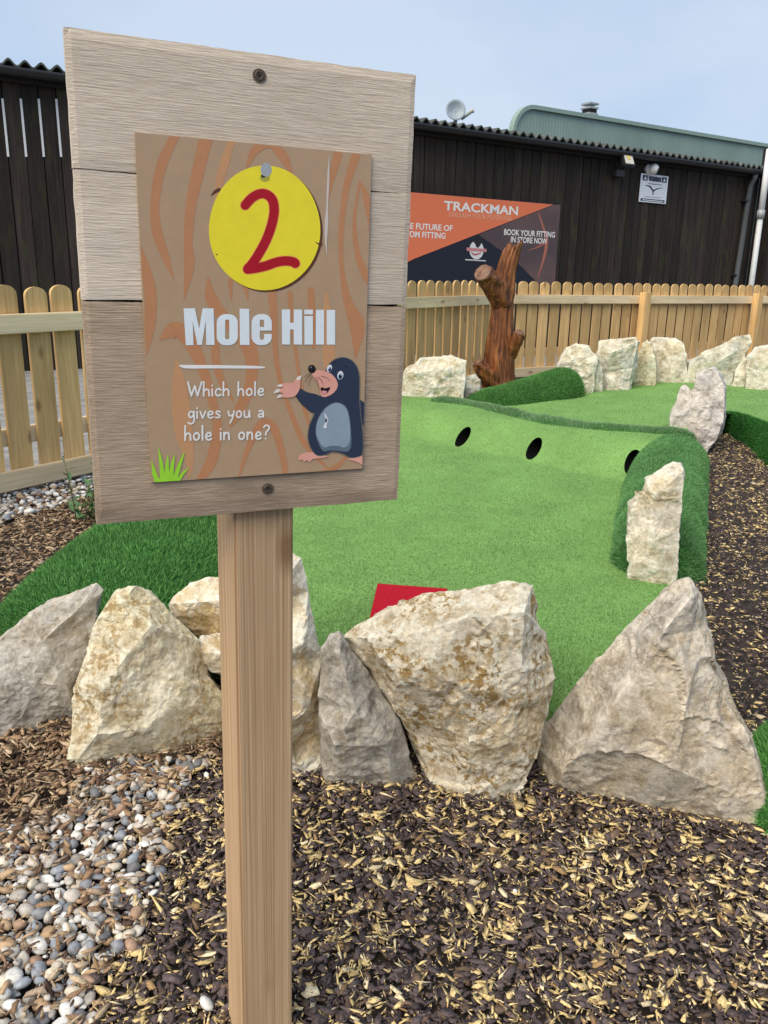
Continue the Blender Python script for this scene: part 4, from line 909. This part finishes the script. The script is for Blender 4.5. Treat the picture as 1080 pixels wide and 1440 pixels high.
# nail-hung number disc
disc = [(620+368*math.cos(a)*(1+.012*math.sin(3*a)), 472+412*math.sin(a)) for a in np.linspace(0, 2*math.pi, 72, endpoint=False)]
prt('disc_shadow', [[(x+15, y+12) for x, y in disc]], (.10, .04, .02), zn)
prt('number_disc', [disc], (.86, .74, .035), zn)
prt('disc_notch', [[(948, 560), (975, 572), (1000, 560), (1002, 592), (972, 582)], [(292, 640), (312, 646), (304, 654)], [(262, 262), (326, 228), (332, 216), (318, 205), (285, 225)]], (.12, .05, .025), zn)
two = [(492, 322), (535, 275), (585, 248), (630, 250), (670, 285), (683, 350), (672, 430), (640, 530), (595, 620), (545, 700), (508, 742)]
two2 = [(508, 745), (560, 738), (630, 722), (700, 698), (760, 690), (805, 695), (822, 706)]
prt('number_outline', [strokepoly(cr([(x, y, 72) for x, y in q], 6), 72, 7) for q in (two, two2)], (.85, .36, .10), zn)
prt('number', [strokepoly(cr([(x, y, 62) for x, y in q], 6), 62, 7) for q in (two, two2)], (.42, .006, .018), zn)
prt('nail_shadow', [ell(622, 143, 33, 24, 20)], (.42, .40, .06), zn); prt('nail_shank', [ell(612, 128, 16, 14, 14)], (.03, .03, .035), zn)
mn, t, b = newmat('nail_picture'); ch = N(t, 'ShaderNodeTexChecker'); ch.inputs['Scale'].default_value = 900; ch.inputs[1].default_value = (.22, .25, .29, 1); ch.inputs[2].default_value = (.52, .55, .58, 1)
t.links.new(coords(t, (1, 1, 1), False), ch.inputs['Vector']); t.links.new(ch.outputs[0], b.inputs['Base Color'])
prt('nail_head', [ell(630, 88, 37, 45, 28)], None, zn, m=mn)
# streaks and rule
prt('white_streak', [rib([(782, 140, 2), (779, 230, 9), (775, 330, 7), (772, 400, 14), (770, 470, 8), (775, 520, 1)])], (.62, .56, .52), za)
prt('white_rule', [rib([(203, 953, 8), (230, 957, 14), (320, 957, 13), (420, 958, 12), (500, 959, 10), (530, 960, 6)], 3)], (.80, .80, .80), za)
# title in heavy condensed capitals
def rr(x0, y0, x1, y1, r, n=6):
    o = []
    for cx, cy, a0 in ((x1-r, y0+r, -90), (x1-r, y1-r, 0), (x0+r, y1-r, 90), (x0+r, y0+r, 180)):
        for k in range(n+1): a = math.radians(a0+90*k/n); o.append((cx+r*math.cos(a), cy+r*math.sin(a)))
    return o
Mg = [(75, 57), (141, 56), (166, 175), (186, 56), (250, 57), (256, 270), (208, 270), (204, 130), (182, 270), (156, 270), (128, 132), (133, 271), (88, 272)]
Og = [rr(268, 90, 392, 272, 52), rr(318, 122, 342, 238, 11)]
Lg = [(402, 58), (458, 60), (460, 270), (404, 270)]
Eg = rr(472, 90, 590, 271, 50)
eo = [(590, 186), (590, 140)]+[(590-50+50*math.cos(math.radians(a)), 140-50*math.sin(math.radians(a))) for a in range(10, 91, 16)]+[(522-50*math.sin(math.radians(a)), 140-50*math.cos(math.radians(a))) for a in range(0, 91, 18)]+[(472, 221)]+[(522-50*math.cos(math.radians(a)), 221+50*math.sin(math.radians(a))) for a in range(15, 91, 15)]+[(540+50*math.sin(math.radians(a)), 221+50*math.cos(math.radians(a))) for a in range(0, 76, 15)]+[(590, 206), (545, 206), (545, 232), (538, 240), (526, 240), (520, 232), (520, 186)]
ei = [(520, 165), (520, 130), (526, 122), (538, 122), (545, 130), (545, 165)]
Hg = [(648, 63), (697, 63), (697, 140), (718, 140), (718, 63), (767, 64), (767, 268), (718, 268), (718, 180), (697, 180), (697, 268), (650, 267)]
prh('title_lettering', [[Mg], Og, [Lg], [eo, ei], [Hg], [[(780, 101), (830, 101), (830, 268), (781, 268)]], [[(780, 64), (830, 64), (830, 92), (780, 92)]], [[(847, 65), (895, 65), (895, 268), (847, 268)]], [[(910, 66), (960, 66), (960, 268), (911, 268)]]], (.74, .82, .88), zl)
# handwritten question
GL = {'W': (.92, [[(0, 1), (.2, .02)], [(.2, .02), (.40, .72)], [(.40, .72), (.56, .02)], [(.56, .02), (.80, 1)]]), 'h': (.50, [[(0, 1), (0, 0)], [(0, .28), (.13, .47), (.28, .42), (.31, .2), (.32, 0)]]),
      'i': (.20, [[(0, .5), (.01, 0)], [(.0, .74), (.01, .75)]]), 'c': (.47, [[(.32, .42), (.18, .51), (.03, .38), (.01, .16), (.13, .0), (.32, .07)]]), 'o': (.52, [[(.17, .5), (.03, .38), (.02, .14), (.16, .0), (.31, .12), (.32, .36), (.20, .5), (.15, .495)]]),
      'l': (.20, [[(0, 1), (.01, 0)]]), 'e': (.50, [[(.02, .25), (.2, .26), (.32, .34), (.24, .5), (.09, .46), (.01, .25), (.07, .05), (.2, .0), (.34, .08)]]),
      'g': (.52, [[(.30, .42), (.14, .51), (.01, .34), (.05, .1), (.2, .1), (.31, .3)], [(.33, .5), (.34, .0), (.30, -.30), (.12, -.42), (-.04, -.32)]]), 'v': (.48, [[(0, .5), (.16, .0)], [(.16, .0), (.34, .5)]]),
      's': (.42, [[(.28, .45), (.12, .51), (.03, .40), (.12, .28), (.26, .19), (.22, .03), (.0, .04)]]), 'y': (.52, [[(0, .5), (.04, .22), (.18, .14), (.33, .28)], [(.37, .52), (.28, .0), (.12, -.40)]]),
      'u': (.54, [[(0, .5), (.02, .12), (.14, .0), (.28, .12), (.33, .48)], [(.33, .5), (.37, .0)]]), 'a': (.52, [[(.04, .44), (.18, .51), (.31, .38), (.34, .0)], [(.32, .27), (.10, .24), (.01, .10), (.13, .0), (.32, .14)]]),
      'n': (.52, [[(0, .5), (.01, 0)], [(.01, .28), (.13, .48), (.28, .42), (.32, .0)]]), '?': (.46, [[(0, .84), (.14, .99), (.34, .88), (.30, .66), (.17, .50), (.15, .30)], [(.14, .02), (.15, .03)]]), ' ': (.40, [])}
def hand(s, p0, p1, hpx):
    tot = sum(GL[c][0] for c in s)-.16; a, c_ = np.array(za(*p0)), np.array(za(*p1)); ux = (c_-a)/tot; h = (np.array(za(p0[0], p0[1]-hpx))-a); p = Print(); x = 0
    wd = np.hypot(*h)*.125; lz(.000025)
    for ch_ in s:
        adv, st = GL[ch_]; parts = []
        for q in st:
            pp = cr(q, 6) if len(q) > 2 else [np.array(k, float) for k in q]
            k_ = 1 if len(pp) < 14 else 2 if len(pp) < 30 else 4
            m_ = len(pp)//k_
            parts += [pp[i*m_:(i+1)*m_+1] if i < k_-1 else pp[i*m_:] for i in range(k_)]
        for pp in parts:
            p.add([[tuple(k) for k in strokepoly([(*(a+ux*(x+t_[0])+h*t_[1]), wd) for t_ in pp], wd, 5)]], lz())
        x += adv
    return p.build('question_lettering', inkh, panel, MS)
inkh = ink('question_white', (.80, .80, .79), .38)
hand('Which hole', (233, 1071), (527, 1068), 54); hand('gives you a', (236, 1158), (528, 1153), 52); hand('hole in one?', (222, 1243), (545, 1238), 56)
# grass blades in the corner
prt('grass_print', [rib(s, 5) for s in [[(112, 1402, 20), (100, 1360, 14), (92, 1325, 2)], [(135, 1400, 20), (128, 1330, 14), (118, 1270, 2)], [(150, 1400, 20), (152, 1340, 14), (155, 1300, 2)], [(165, 1400, 20), (172, 1340, 14), (182, 1300, 2)], [(180, 1400, 20), (200, 1340, 14), (220, 1288, 2)], [(195, 1400, 14), (215, 1370, 10), (236, 1352, 2)], [(125, 1402, 14), (105, 1385, 10), (92, 1370, 3)]]], (.33, .70, .045), za)
# cartoon mole waving a paw
navy, navy2, skin = (.030, .042, .080), (.015, .02, .04), (.76, .37, .30)
prt('mole_arm', [[(970, 515), (1000, 530), (1022, 550), (1020, 790), (990, 740), (968, 640)]], navy, zm)
prt('mole_foot', [cr([(360, 1130), (365, 1080), (430, 1055), (500, 1048), (560, 1075), (655, 1088), (600, 1108), (505, 1118), (465, 1150), (448, 1128), (410, 1145), (400, 1122)], 3, True), [(845, 1118), (900, 1100), (1003, 1065), (1003, 1178), (960, 1152)]], skin, zm)
prt('mole_outline', [cr([(634, 205), (688, 128), (760, 92), (830, 88), (905, 122), (957, 195), (978, 300), (977, 420), (978, 520), (992, 700), (1010, 850), (1010, 1055), (963, 1098), (880, 1108), (800, 1068), (700, 1048), (620, 1083), (540, 1083), (474, 1005), (447, 900), (462, 780), (503, 680), (543, 570), (572, 480), (594, 380), (613, 280)], 4, True)], (.16, .15, .13), zm)
prt('mole_arm', [cr([(365, 402), (440, 440), (570, 478), (590, 560), (515, 652), (430, 602), (360, 530), (325, 462)], 4, True)], navy, zm)
prt('mole_body', [cr([(640, 205), (692, 135), (760, 100), (830, 95), (900, 130), (950, 200), (970, 300), (970, 420), (970, 520), (985, 700), (1003, 850), (1003, 1050), (960, 1090), (880, 1100), (800, 1060), (700, 1040), (620, 1075), (540, 1075), (482, 1000), (455, 900), (470, 780), (511, 680), (551, 570), (580, 480), (602, 380), (621, 280)], 4, True)], navy, zm)
prt('mole_belly_edge', [cr([(528, 850), (548, 720), (618, 608), (700, 552), (770, 547), (842, 597), (873, 700), (888, 850), (888, 985), (850, 1042), (760, 1034), (680, 1030), (610, 1040), (565, 975)], 4, True)], (.12, .17, .22), zm)
prt('mole_belly', [cr([(535, 850), (555, 722), (624, 614), (702, 560), (770, 555), (836, 603), (866, 702), (880, 850), (868, 960), (820, 1000), (760, 985), (680, 985), (615, 1000), (570, 950)], 4, True)], (.27, .35, .43), zm)
prt('mole_paw', [cr([(198, 350), (300, 345), (330, 305), (368, 290), (374, 345), (366, 410), (335, 465), (290, 492), (190, 494), (176, 470), (205, 455), (168, 440), (166, 408), (205, 398), (190, 380)], 3, True)], skin, zm)
prt('mole_claw', [[(128, 384), (165, 360), (192, 362), (188, 390)], [(98, 456), (130, 415), (163, 404), (163, 440)], [(133, 503), (150, 472), (176, 462), (184, 490)], [(332, 318), (345, 285), (388, 272), (372, 318)]], (.78, .75, .70), zm)
prt('mole_muzzle', [cr([(488, 250), (530, 218), (620, 228), (690, 258), (745, 330), (747, 400), (692, 462), (620, 490), (580, 470), (572, 400), (540, 330)], 5, True)], skin, zm)
prt('mole_mouth', [cr([(582, 392), (630, 402), (676, 390), (655, 440), (615, 466), (588, 445)], 4, True)], (.012, .008, .010), zm)
prt('mole_tongue', [cr([(588, 432), (615, 424), (645, 436), (622, 462), (598, 455)], 4, True)], (.72, .30, .34), zm)
prt('mole_nose', [ell(492, 207, 38, 43, 24, -.3)], (.012, .012, .014), zm); prt('mole_nose_shine', [ell(482, 190, 10, 9, 12)], (.18, .19, .20), zm)
prt('mole_eye', [ell(667, 200, 25, 38, 20, .35), ell(778, 270, 30, 43, 20, .2)], (.78, .80, .82), zm)
prt('mole_iris', [ell(670, 210, 16, 24, 16, .3), ell(778, 280, 21, 30, 16, .2)], (.10, .20, .40), zm)
prt('mole_pupil', [ell(671, 213, 9, 15, 12, .3), ell(778, 284, 13, 19, 12, .2)], (.008, .008, .012), zm); prt('mole_eye_glint', [ell(664, 198, 5, 8, 8), ell(786, 262, 6, 9, 8)], (.8, .8, .8), zm)
prt('mole_whisker', [rib(s, 4) for s in [[(478, 255, 5), (440, 265, 4), (412, 295, 2)], [(478, 268, 5), (440, 300, 4), (422, 350, 2)], [(490, 290, 5), (465, 330, 4), (460, 380, 2)], [(530, 285, 5), (550, 335, 4), (556, 390, 2)], [(555, 285, 5), (590, 330, 4), (606, 372, 2)], [(585, 278, 5), (640, 295, 4), (676, 330, 2)]]] + [rib(s, 4) for s in [[(705, 145, 4), (722, 135, 7), (735, 130, 3)], [(822, 170, 4), (835, 182, 8), (845, 202, 3)]]], (.02, .015, .02), zm)
prt('worn_patch', [cr([(620, 650), (642, 690), (656, 725), (640, 770), (642, 800), (620, 808), (606, 795), (618, 760), (628, 735), (622, 690)], 4, True)], (.72, .76, .80), zm); prt('worn_patch', [cr([(632, 702), (646, 725), (632, 752), (626, 728)], 4, True)], (.04, .04, .05), zm)

# ------------------------------------------------------------------ loose cover on the ground
def chips(name, P, ln, wd, th, cols, mat, tilt=.45, nseg=6, seed=0, yaws=None):
    r = np.random.default_rng(seed); n = len(P)
    ang = (np.arange(nseg)/nseg*2*np.pi)[None, :]+r.uniform(-.35, .35, (n, nseg)); rad = r.uniform(.30, 1.2, (n, nseg))
    x = np.cos(ang)*rad*ln[:, None]/2; y = np.sin(ang)*rad*wd[:, None]/2; z0 = r.normal(0, .12, (n, nseg))*wd[:, None]
    top = np.stack([x, y, z0+th[:, None]/2], -1); bot = np.stack([x*.9, y*.9, z0-th[:, None]/2], -1); L = np.concatenate([top, bot], 1)
    yw = r.uniform(0, 2*np.pi, n) if yaws is None else yaws; tx = r.normal(0, tilt, n); ty = r.normal(0, tilt*.7, n)
    c, s = np.cos(tx)[:, None], np.sin(tx)[:, None]; Y = L[..., 1]*c-L[..., 2]*s; Z = L[..., 1]*s+L[..., 2]*c; X = L[..., 0]
    c, s = np.cos(ty)[:, None], np.sin(ty)[:, None]; X, Z = X*c+Z*s, -X*s+Z*c
    c, s = np.cos(yw)[:, None], np.sin(yw)[:, None]; X, Y = X*c-Y*s, X*s+Y*c
    V = np.stack([X, Y, Z], -1)+P[:, None, :]
    k = 2*nseg; base = (np.arange(n)*k)[:, None]
    tf = base+np.arange(nseg)[None, :]; sidef = []
    for i in range(nseg):
        j = (i+1) % nseg; sidef.append(np.concatenate([base+j, base+i, base+nseg+i, base+nseg+j], 1))
    sides = np.stack(sidef, 1).reshape(n, -1)
    loops = np.concatenate([tf, sides], 1).ravel(); tot = np.tile(np.array([nseg]+[4]*nseg), n)
    me = np_mesh(name, V.reshape(-1, 3), loops, tot, mat, np.repeat(cols[:, None, :], k, 1).reshape(-1, 3)); return me
def stuff(name, me, label, cat, loc=(0, 0, 0)):
    o = bpy.data.objects.new(name, me); COL.objects.link(o); o['kind'] = 'stuff'; return tag(o, label, cat)
def zone_pts(n, x0, x1, y0, y1, test, seed):
    r = np.random.default_rng(seed); P = np.stack([r.uniform(x0, x1, n), r.uniform(y0, y1, n)], -1); return P[test(P[:, 0], P[:, 1])]
# boundary between gravel (left) and rubber mulch (right): plan line from the photograph
bl = sorted([tuple(ong(x, y).xy) for x, y in ((318, 1052), (275, 1085), (240, 1130), (222, 1190), (205, 1260), (165, 1340), (135, 1400), (110, 1450), (80, 1520))], key=lambda p: p[1])
blx, bly = [p[0] for p in bl], [p[1] for p in bl]
def side(x, y): return x-np.interp(y, bly, blx)+.02*np.sin(y*31)+.012*np.sin(y*77+1)
def vnoise(x, y, s, o): return np.array([noise.noise((a*s, b*s, o)) for a, b in zip(x, y)])
def front_test(x, y): return (side(x, y) > -.07*np.random.default_rng(77).random(len(x))**2.5) & (y < 2.3)
def mulch(name, P, dens_seed, lmin, lmax, label, nseg=6, tanfrac=.36):
    r = np.random.default_rng(dens_seed); n = len(P); tan = r.random(n) < np.clip(tanfrac+.16*vnoise(P[:, 0], P[:, 1], 7, 2.), .06, .8)
    yw = r.uniform(0, 2*np.pi, n); T = P[tan]; ty = yw[tan]; reps, ry = [], []
    for k in range(2):                                       # splintered bundles: slivers lying side by side
        m_ = r.random(len(T)) < .38; a = ty[m_]+r.normal(0, .18, m_.sum()); o_ = r.normal(0, lmax*.11, m_.sum()); l_ = r.normal(0, lmax*.12, m_.sum())
        reps.append(T[m_]+np.stack([-np.sin(a)*o_+np.cos(a)*l_, np.cos(a)*o_+np.sin(a)*l_], -1)); ry.append(a)
    ex_ = np.concatenate(reps); P = np.concatenate([P, ex_]); yw = np.concatenate([yw]+ry); tan = np.concatenate([tan, np.ones(len(ex_), bool)]); n = len(P)
    ln = lmin+(lmax-lmin)*r.random(n)**2.0; big = r.random(n) < .025; ln[big] *= 1.6; sm = r.random(n) < .3; ln[sm] *= .6
    wd = ln*np.where(tan, r.uniform(.07, .36, n), r.uniform(.24, .62, n)); pl = tan & (r.random(n) < .06); wd[pl] = ln[pl]*r.uniform(.4, .7, pl.sum()); th = np.clip(wd*.3, .0012, .0045)
    z = G(P[:, 0], P[:, 1])+r.random(n)**.6*.016+np.where(tan, .002, 0)
    dk = np.stack([r.uniform(.05, .13, n)]*3, -1)*np.array([1.04, .79, .78]); v = r.uniform(.7, 1.25, n)[:, None]
    tn = np.array([.66, .50, .235])*v; pale = r.random(n) < .22; tn[pale] = np.array([.72, .60, .38])*v[pale]; br = r.random(n) < .08; tn[br] = np.array([.30, .19, .09])*v[br]
    mb = (~tan) & (r.random(n) < .16); dk[mb] = np.array([.15, .10, .068])*v[mb]; col = np.where(tan[:, None], tn, dk); return chips(name, np.column_stack([P, z]), ln, wd, th, col, MT['chip'], .26, nseg, dens_seed, yw)
Pf = zone_pts(52000, -.75, 1.8, .85, 2.15, front_test, 5)
stuff('rubber_mulch', mulch('rubber_mulch', Pf, 51, .011, .048, '', 6, .275), 'dark brown and tan shredded mulch covering the ground in front of the boulders', 'mulch')
def right_test(x, y): return (x > .90+(y-2)*.27) & (y > 1.9) & ~((y > 6.2))
Pr = zone_pts(62000, .9, 3.9, 1.9, 6.7, right_test, 6)
stuff('rubber_mulch', mulch('rubber_mulch', Pr, 52, .014, .042, '', 4, .29), 'dark and tan mulch path on the right beyond the boulders', 'mulch')
# natural wood chip on the left
def left_test(x, y): return (side(x, y) < -.02) & ((x < -1.0) | ((y < 2.35) & (x < -.35)))
def woodchip(name, P, seed, lmin, lmax, lift):
    r = np.random.default_rng(seed); n = len(P); ln = lmin+(lmax-lmin)*r.random(n)**2; wd = ln*r.uniform(.10, .38, n); lg = r.random(n) < .025; ln[lg] *= 2.2; wd[lg] *= .7; th = np.clip(wd*.35, .0015, .006)
    z = G(P[:, 0], P[:, 1])+r.random(n)*.022+lift; t_ = r.random(n)
    pal = np.array([(.40, .28, .17), (.27, .17, .10), (.14, .085, .055), (.50, .39, .26), (.08, .05, .035), (.33, .25, .18)]); col = pal[r.choice(6, n, p=[.28, .2, .15, .15, .12, .10])]*r.uniform(.75, 1.2, n)[:, None]
    return chips(name, np.column_stack([P, z]), ln, wd, th, col, MT['chip'], .38, 6, seed)
Pl = zone_pts(50000, -3.4, -.3, 1.9, 5.4, lambda x, y: left_test(x, y) & (((x-FA.x)*D1.y-(y-FA.y)*D1.x) > .12) & ((y > 2.0) | (x < -.9)), 7)
stuff('bark_chippings', woodchip('bark_chippings', Pl, 61, .018, .060, .0), 'brown bark chippings on the left between the turf bank and the fence', 'bark')
Pn = zone_pts(11000, -1.2, -.30, 1.0, 2.15, lambda x, y: (side(x, y) < .03), 8)
Pn = Pn[np.random.default_rng(3).random(len(Pn)) < np.clip((Pn[:, 1]-1.30-1.0*(Pn[:, 0]+.85))*2.0, .30, 1.0)]
stuff('bark_chippings', woodchip('bark_chippings', Pn, 62, .016, .062, .010), 'splintered wood chippings strewn over the pebbles at lower left', 'bark')
# pebbles
bm = bmesh.new(); bmesh.ops.create_icosphere(bm, subdivisions=2, radius=1); ICV = np.array([v.co[:] for v in bm.verts]); ICF = np.array([[v.index for v in f.verts] for f in bm.faces]); bm.free()
bm = bmesh.new(); bmesh.ops.create_icosphere(bm, subdivisions=1, radius=1); ICV1 = np.array([v.co[:] for v in bm.verts]); ICF1 = np.array([[v.index for v in f.verts] for f in bm.faces]); bm.free()
PEBPAL = np.array([(.66, .65, .62), (.55, .50, .44), (.40, .37, .33), (.22, .23, .25), (.29, .315, .35), (.44, .30, .18), (.34, .22, .15), (.14, .14, .15), (.60, .53, .42)])
def pebbles(name, P, rad, seed, low=False, white=.0):
    r = np.random.default_rng(seed); n = len(P); B, Fc = (ICV1, ICF1) if low else (ICV, ICF); m = len(B)
    sc = np.stack([r.uniform(.85, 1.45, n), r.uniform(.75, 1.05, n), r.uniform(.5, .8, n)], -1)*rad[:, None]
    w1 = r.normal(0, 1, (n, 3)); w2 = r.normal(0, 1, (n, 3)); w3 = r.normal(0, 1, (n, 3))
    d = 1+.16*np.sin(1.7*np.einsum('mk,nk->nm', B, w1)+r.uniform(0, 6, (n, 1)))+.10*np.sin(3.0*np.einsum('mk,nk->nm', B, w2)+r.uniform(0, 6, (n, 1)))+.04*np.sin(6*np.einsum('mk,nk->nm', B, w3))
    L = B[None]*d[..., None]*sc[:, None, :]
    yw = r.uniform(0, 6.28, n); tx = r.normal(0, .45, n); c, s = np.cos(tx)[:, None], np.sin(tx)[:, None]; X, Y, Z = L[..., 0], L[..., 1]*c-L[..., 2]*s, L[..., 1]*s+L[..., 2]*c
    c, s = np.cos(yw)[:, None], np.sin(yw)[:, None]; X, Y = X*c-Y*s, X*s+Y*c; V = np.stack([X, Y, Z], -1)+P[:, None, :]
    pr = np.array([.20, .16, .15, .10, .10, .08, .07, .06, .08]); pr[0] += white; pr /= pr.sum()
    col = PEBPAL[r.choice(9, n, p=pr)]*r.uniform(.8, 1.15, n)[:, None]; loops = (Fc[None]+(np.arange(n)*m)[:, None, None]).ravel()
    return np_mesh(name, V.reshape(-1, 3), loops, np.full(n*len(Fc), 3), MT['pebble'], np.repeat(col[:, None, :], m, 1).reshape(-1, 3), True)
def darts(cand, rad, sep):
    out_, rr_ = [], []; cell = {}; s = .03
    for p, r in zip(cand, rad):
        k = (int(p[0]//s), int(p[1]//s)); ok = True
        for i in (-1, 0, 1):
            for j in (-1, 0, 1):
                for q, rq in cell.get((k[0]+i, k[1]+j), ()):
                    if (p[0]-q[0])**2+(p[1]-q[1])**2 < ((r+rq)*sep)**2: ok = False; break
                if not ok: break
            if not ok: break
        if ok: cell.setdefault(k, []).append((p, r)); out_.append(p); rr_.append(r)
    return np.array(out_), np.array(rr_)
def peb_test(x, y): return (side(x, y) < .015) & (side(x, y) > -.62) & ((y < 1.93) & (y < np.where(x > -.78, 2.04, 1.80+.12*np.sin(x*9))))
cand = zone_pts(26000, -1.15, -.2, .98, 2.0, peb_test, 9); rd = np.random.default_rng(9).random(len(cand))**1.7*.0125+.0045; od = np.argsort(-rd+np.random.default_rng(2).normal(0, .0022, len(rd)))
P1, r1 = darts(cand[od], rd[od], .80); rz = np.random.default_rng(4)
P3 = np.column_stack([P1, G(P1[:, 0], P1[:, 1])+r1*.35+rz.uniform(0, .010, len(P1))])
cand = zone_pts(9000, -1.15, -.2, .98, 1.95, peb_test, 10); rd = np.random.default_rng(11).uniform(.007, .0155, len(cand)); P2, r2 = darts(cand, rd, 1.25)
sel = np.random.default_rng(12).random(len(P2)) < .55; P2, r2 = P2[sel], r2[sel]
P4 = np.column_stack([P2, G(P2[:, 0], P2[:, 1])+.014+r2*.4+rz.uniform(0, .004, len(P2))])
stuff('gravel', pebbles('gravel', np.vstack([P3, P4]), np.concatenate([r1, r2]), 71, white=.02), 'mixed white, grey and brown rounded pebbles at lower left beside the sign post', 'gravel')
# pale stones under the left fence
Pw = zone_pts(14000, -3.2, -.5, 3.2, 5.6, lambda x, y: (np.abs(((x-FA.x)*D1.y-(y-FA.y)*D1.x)-.12-.0) < .30+.04*np.sin(x*13)), 13)
rw = np.random.default_rng(14).uniform(.010, .024, len(Pw)); Pw, rw = darts(Pw, rw, .85)
stuff('gravel', pebbles('gravel', np.column_stack([Pw, G(Pw[:, 0], Pw[:, 1])+.012+np.random.default_rng(15).uniform(0, .012, len(Pw))]), rw, 72, True, .25), 'strip of pale stones along the foot of the left fence', 'gravel')
# single stray stones lying on the mulch
def stray(px, py, r, col, label, seed):
    p = ong(px, py); me = pebbles('stray_stone', np.array([[0, 0, r*.5]]), np.array([r]), seed); at = me.color_attributes['Col']; c = np.ones((len(me.vertices), 4), np.float32); c[:, :3] = col; at.data.foreach_set('color', c.ravel())
    o = bpy.data.objects.new('stray_stone', me); o.location = (p.x, p.y, p.z+.014); COL.objects.link(o); tag(o, label, 'stone')
stray(290, 1098, .0085, (.70, .70, .68), 'small white stone on dark mulch just left of the sign post, nearest the boulders', 81)
stray(216, 1265, .0085, (.68, .67, .64), 'white stone at the edge where pebbles meet mulch, left of the post', 82)
stray(206, 1278, .008, (.60, .57, .52), 'off-white stone just below another at the pebble edge', 83)
stray(290, 1424, .012, (.62, .62, .60), 'pale chipped stone on the mulch at the foot of the sign post', 84)
stray(724, 1262, .006, (.74, .74, .72), 'single tiny white stone amid the mulch in the centre foreground', 85)

# ------------------------------------------------------------------ young plant by the fence
pp0 = ong(120, 738); plant = thing('seedling_shrub', 'small leafy green shrub growing by the left edge of the sign board', 'shrub', pp0)
MT['leaf'] = plain('leaf_green', (.075, .16, .055), .5, .4, var=.4, scale=60)
MT['stem'] = plain('stem_brown', (.12, .13, .05), .7)
lv = [(0, 0, 0), (.25, .16, .03), (.6, .17, .05), (1, 0, 0), (.6, -.17, .05), (.25, -.16, .03), (.5, 0, -.01)]; lf = [(0, 6, 1), (1, 6, 2), (2, 6, 3), (3, 6, 4), (4, 6, 5), (5, 6, 0)]
leafm = mesh('leaf', lv, lf, MT['leaf'], True)
rr2 = random.Random(4)
for s in range(5):
    bx, by = rr2.uniform(-.05, .05), rr2.uniform(-.04, .04); hx, hy = rr2.uniform(-.10, .10), rr2.uniform(-.05, .05); Hs = (.34, .30, .22, .26, .18)[s]
    path = [pp0+Vector((bx+hx*t_, by+hy*t_*t_, Hs*t_)) for t_ in (0, .33, .66, 1)]
    v, f = tube(path, [.0035, .003, .0025, .0015], 6); mk('stem', v, f, MT['stem'], plant, True)
    for k in range(11):
        t_ = .12+.88*k/10; q = pp0+Vector((bx+hx*t_, by+hy*t_*t_, Hs*t_)); L = rr2.uniform(.045, .08)*(1.1-.4*t_)
        M_ = Matrix.Translation(q) @ Matrix.Rotation(k*2.4+s, 4, 'Z') @ Matrix.Rotation(-rr2.uniform(.1, .9), 4, 'Y') @ Matrix.Rotation(rr2.uniform(-.5, .5), 4, 'X') @ Matrix.Diagonal((L, L, L, 1))
        mk('leaf', None, None, None, plant, me=leafm, M=M_)
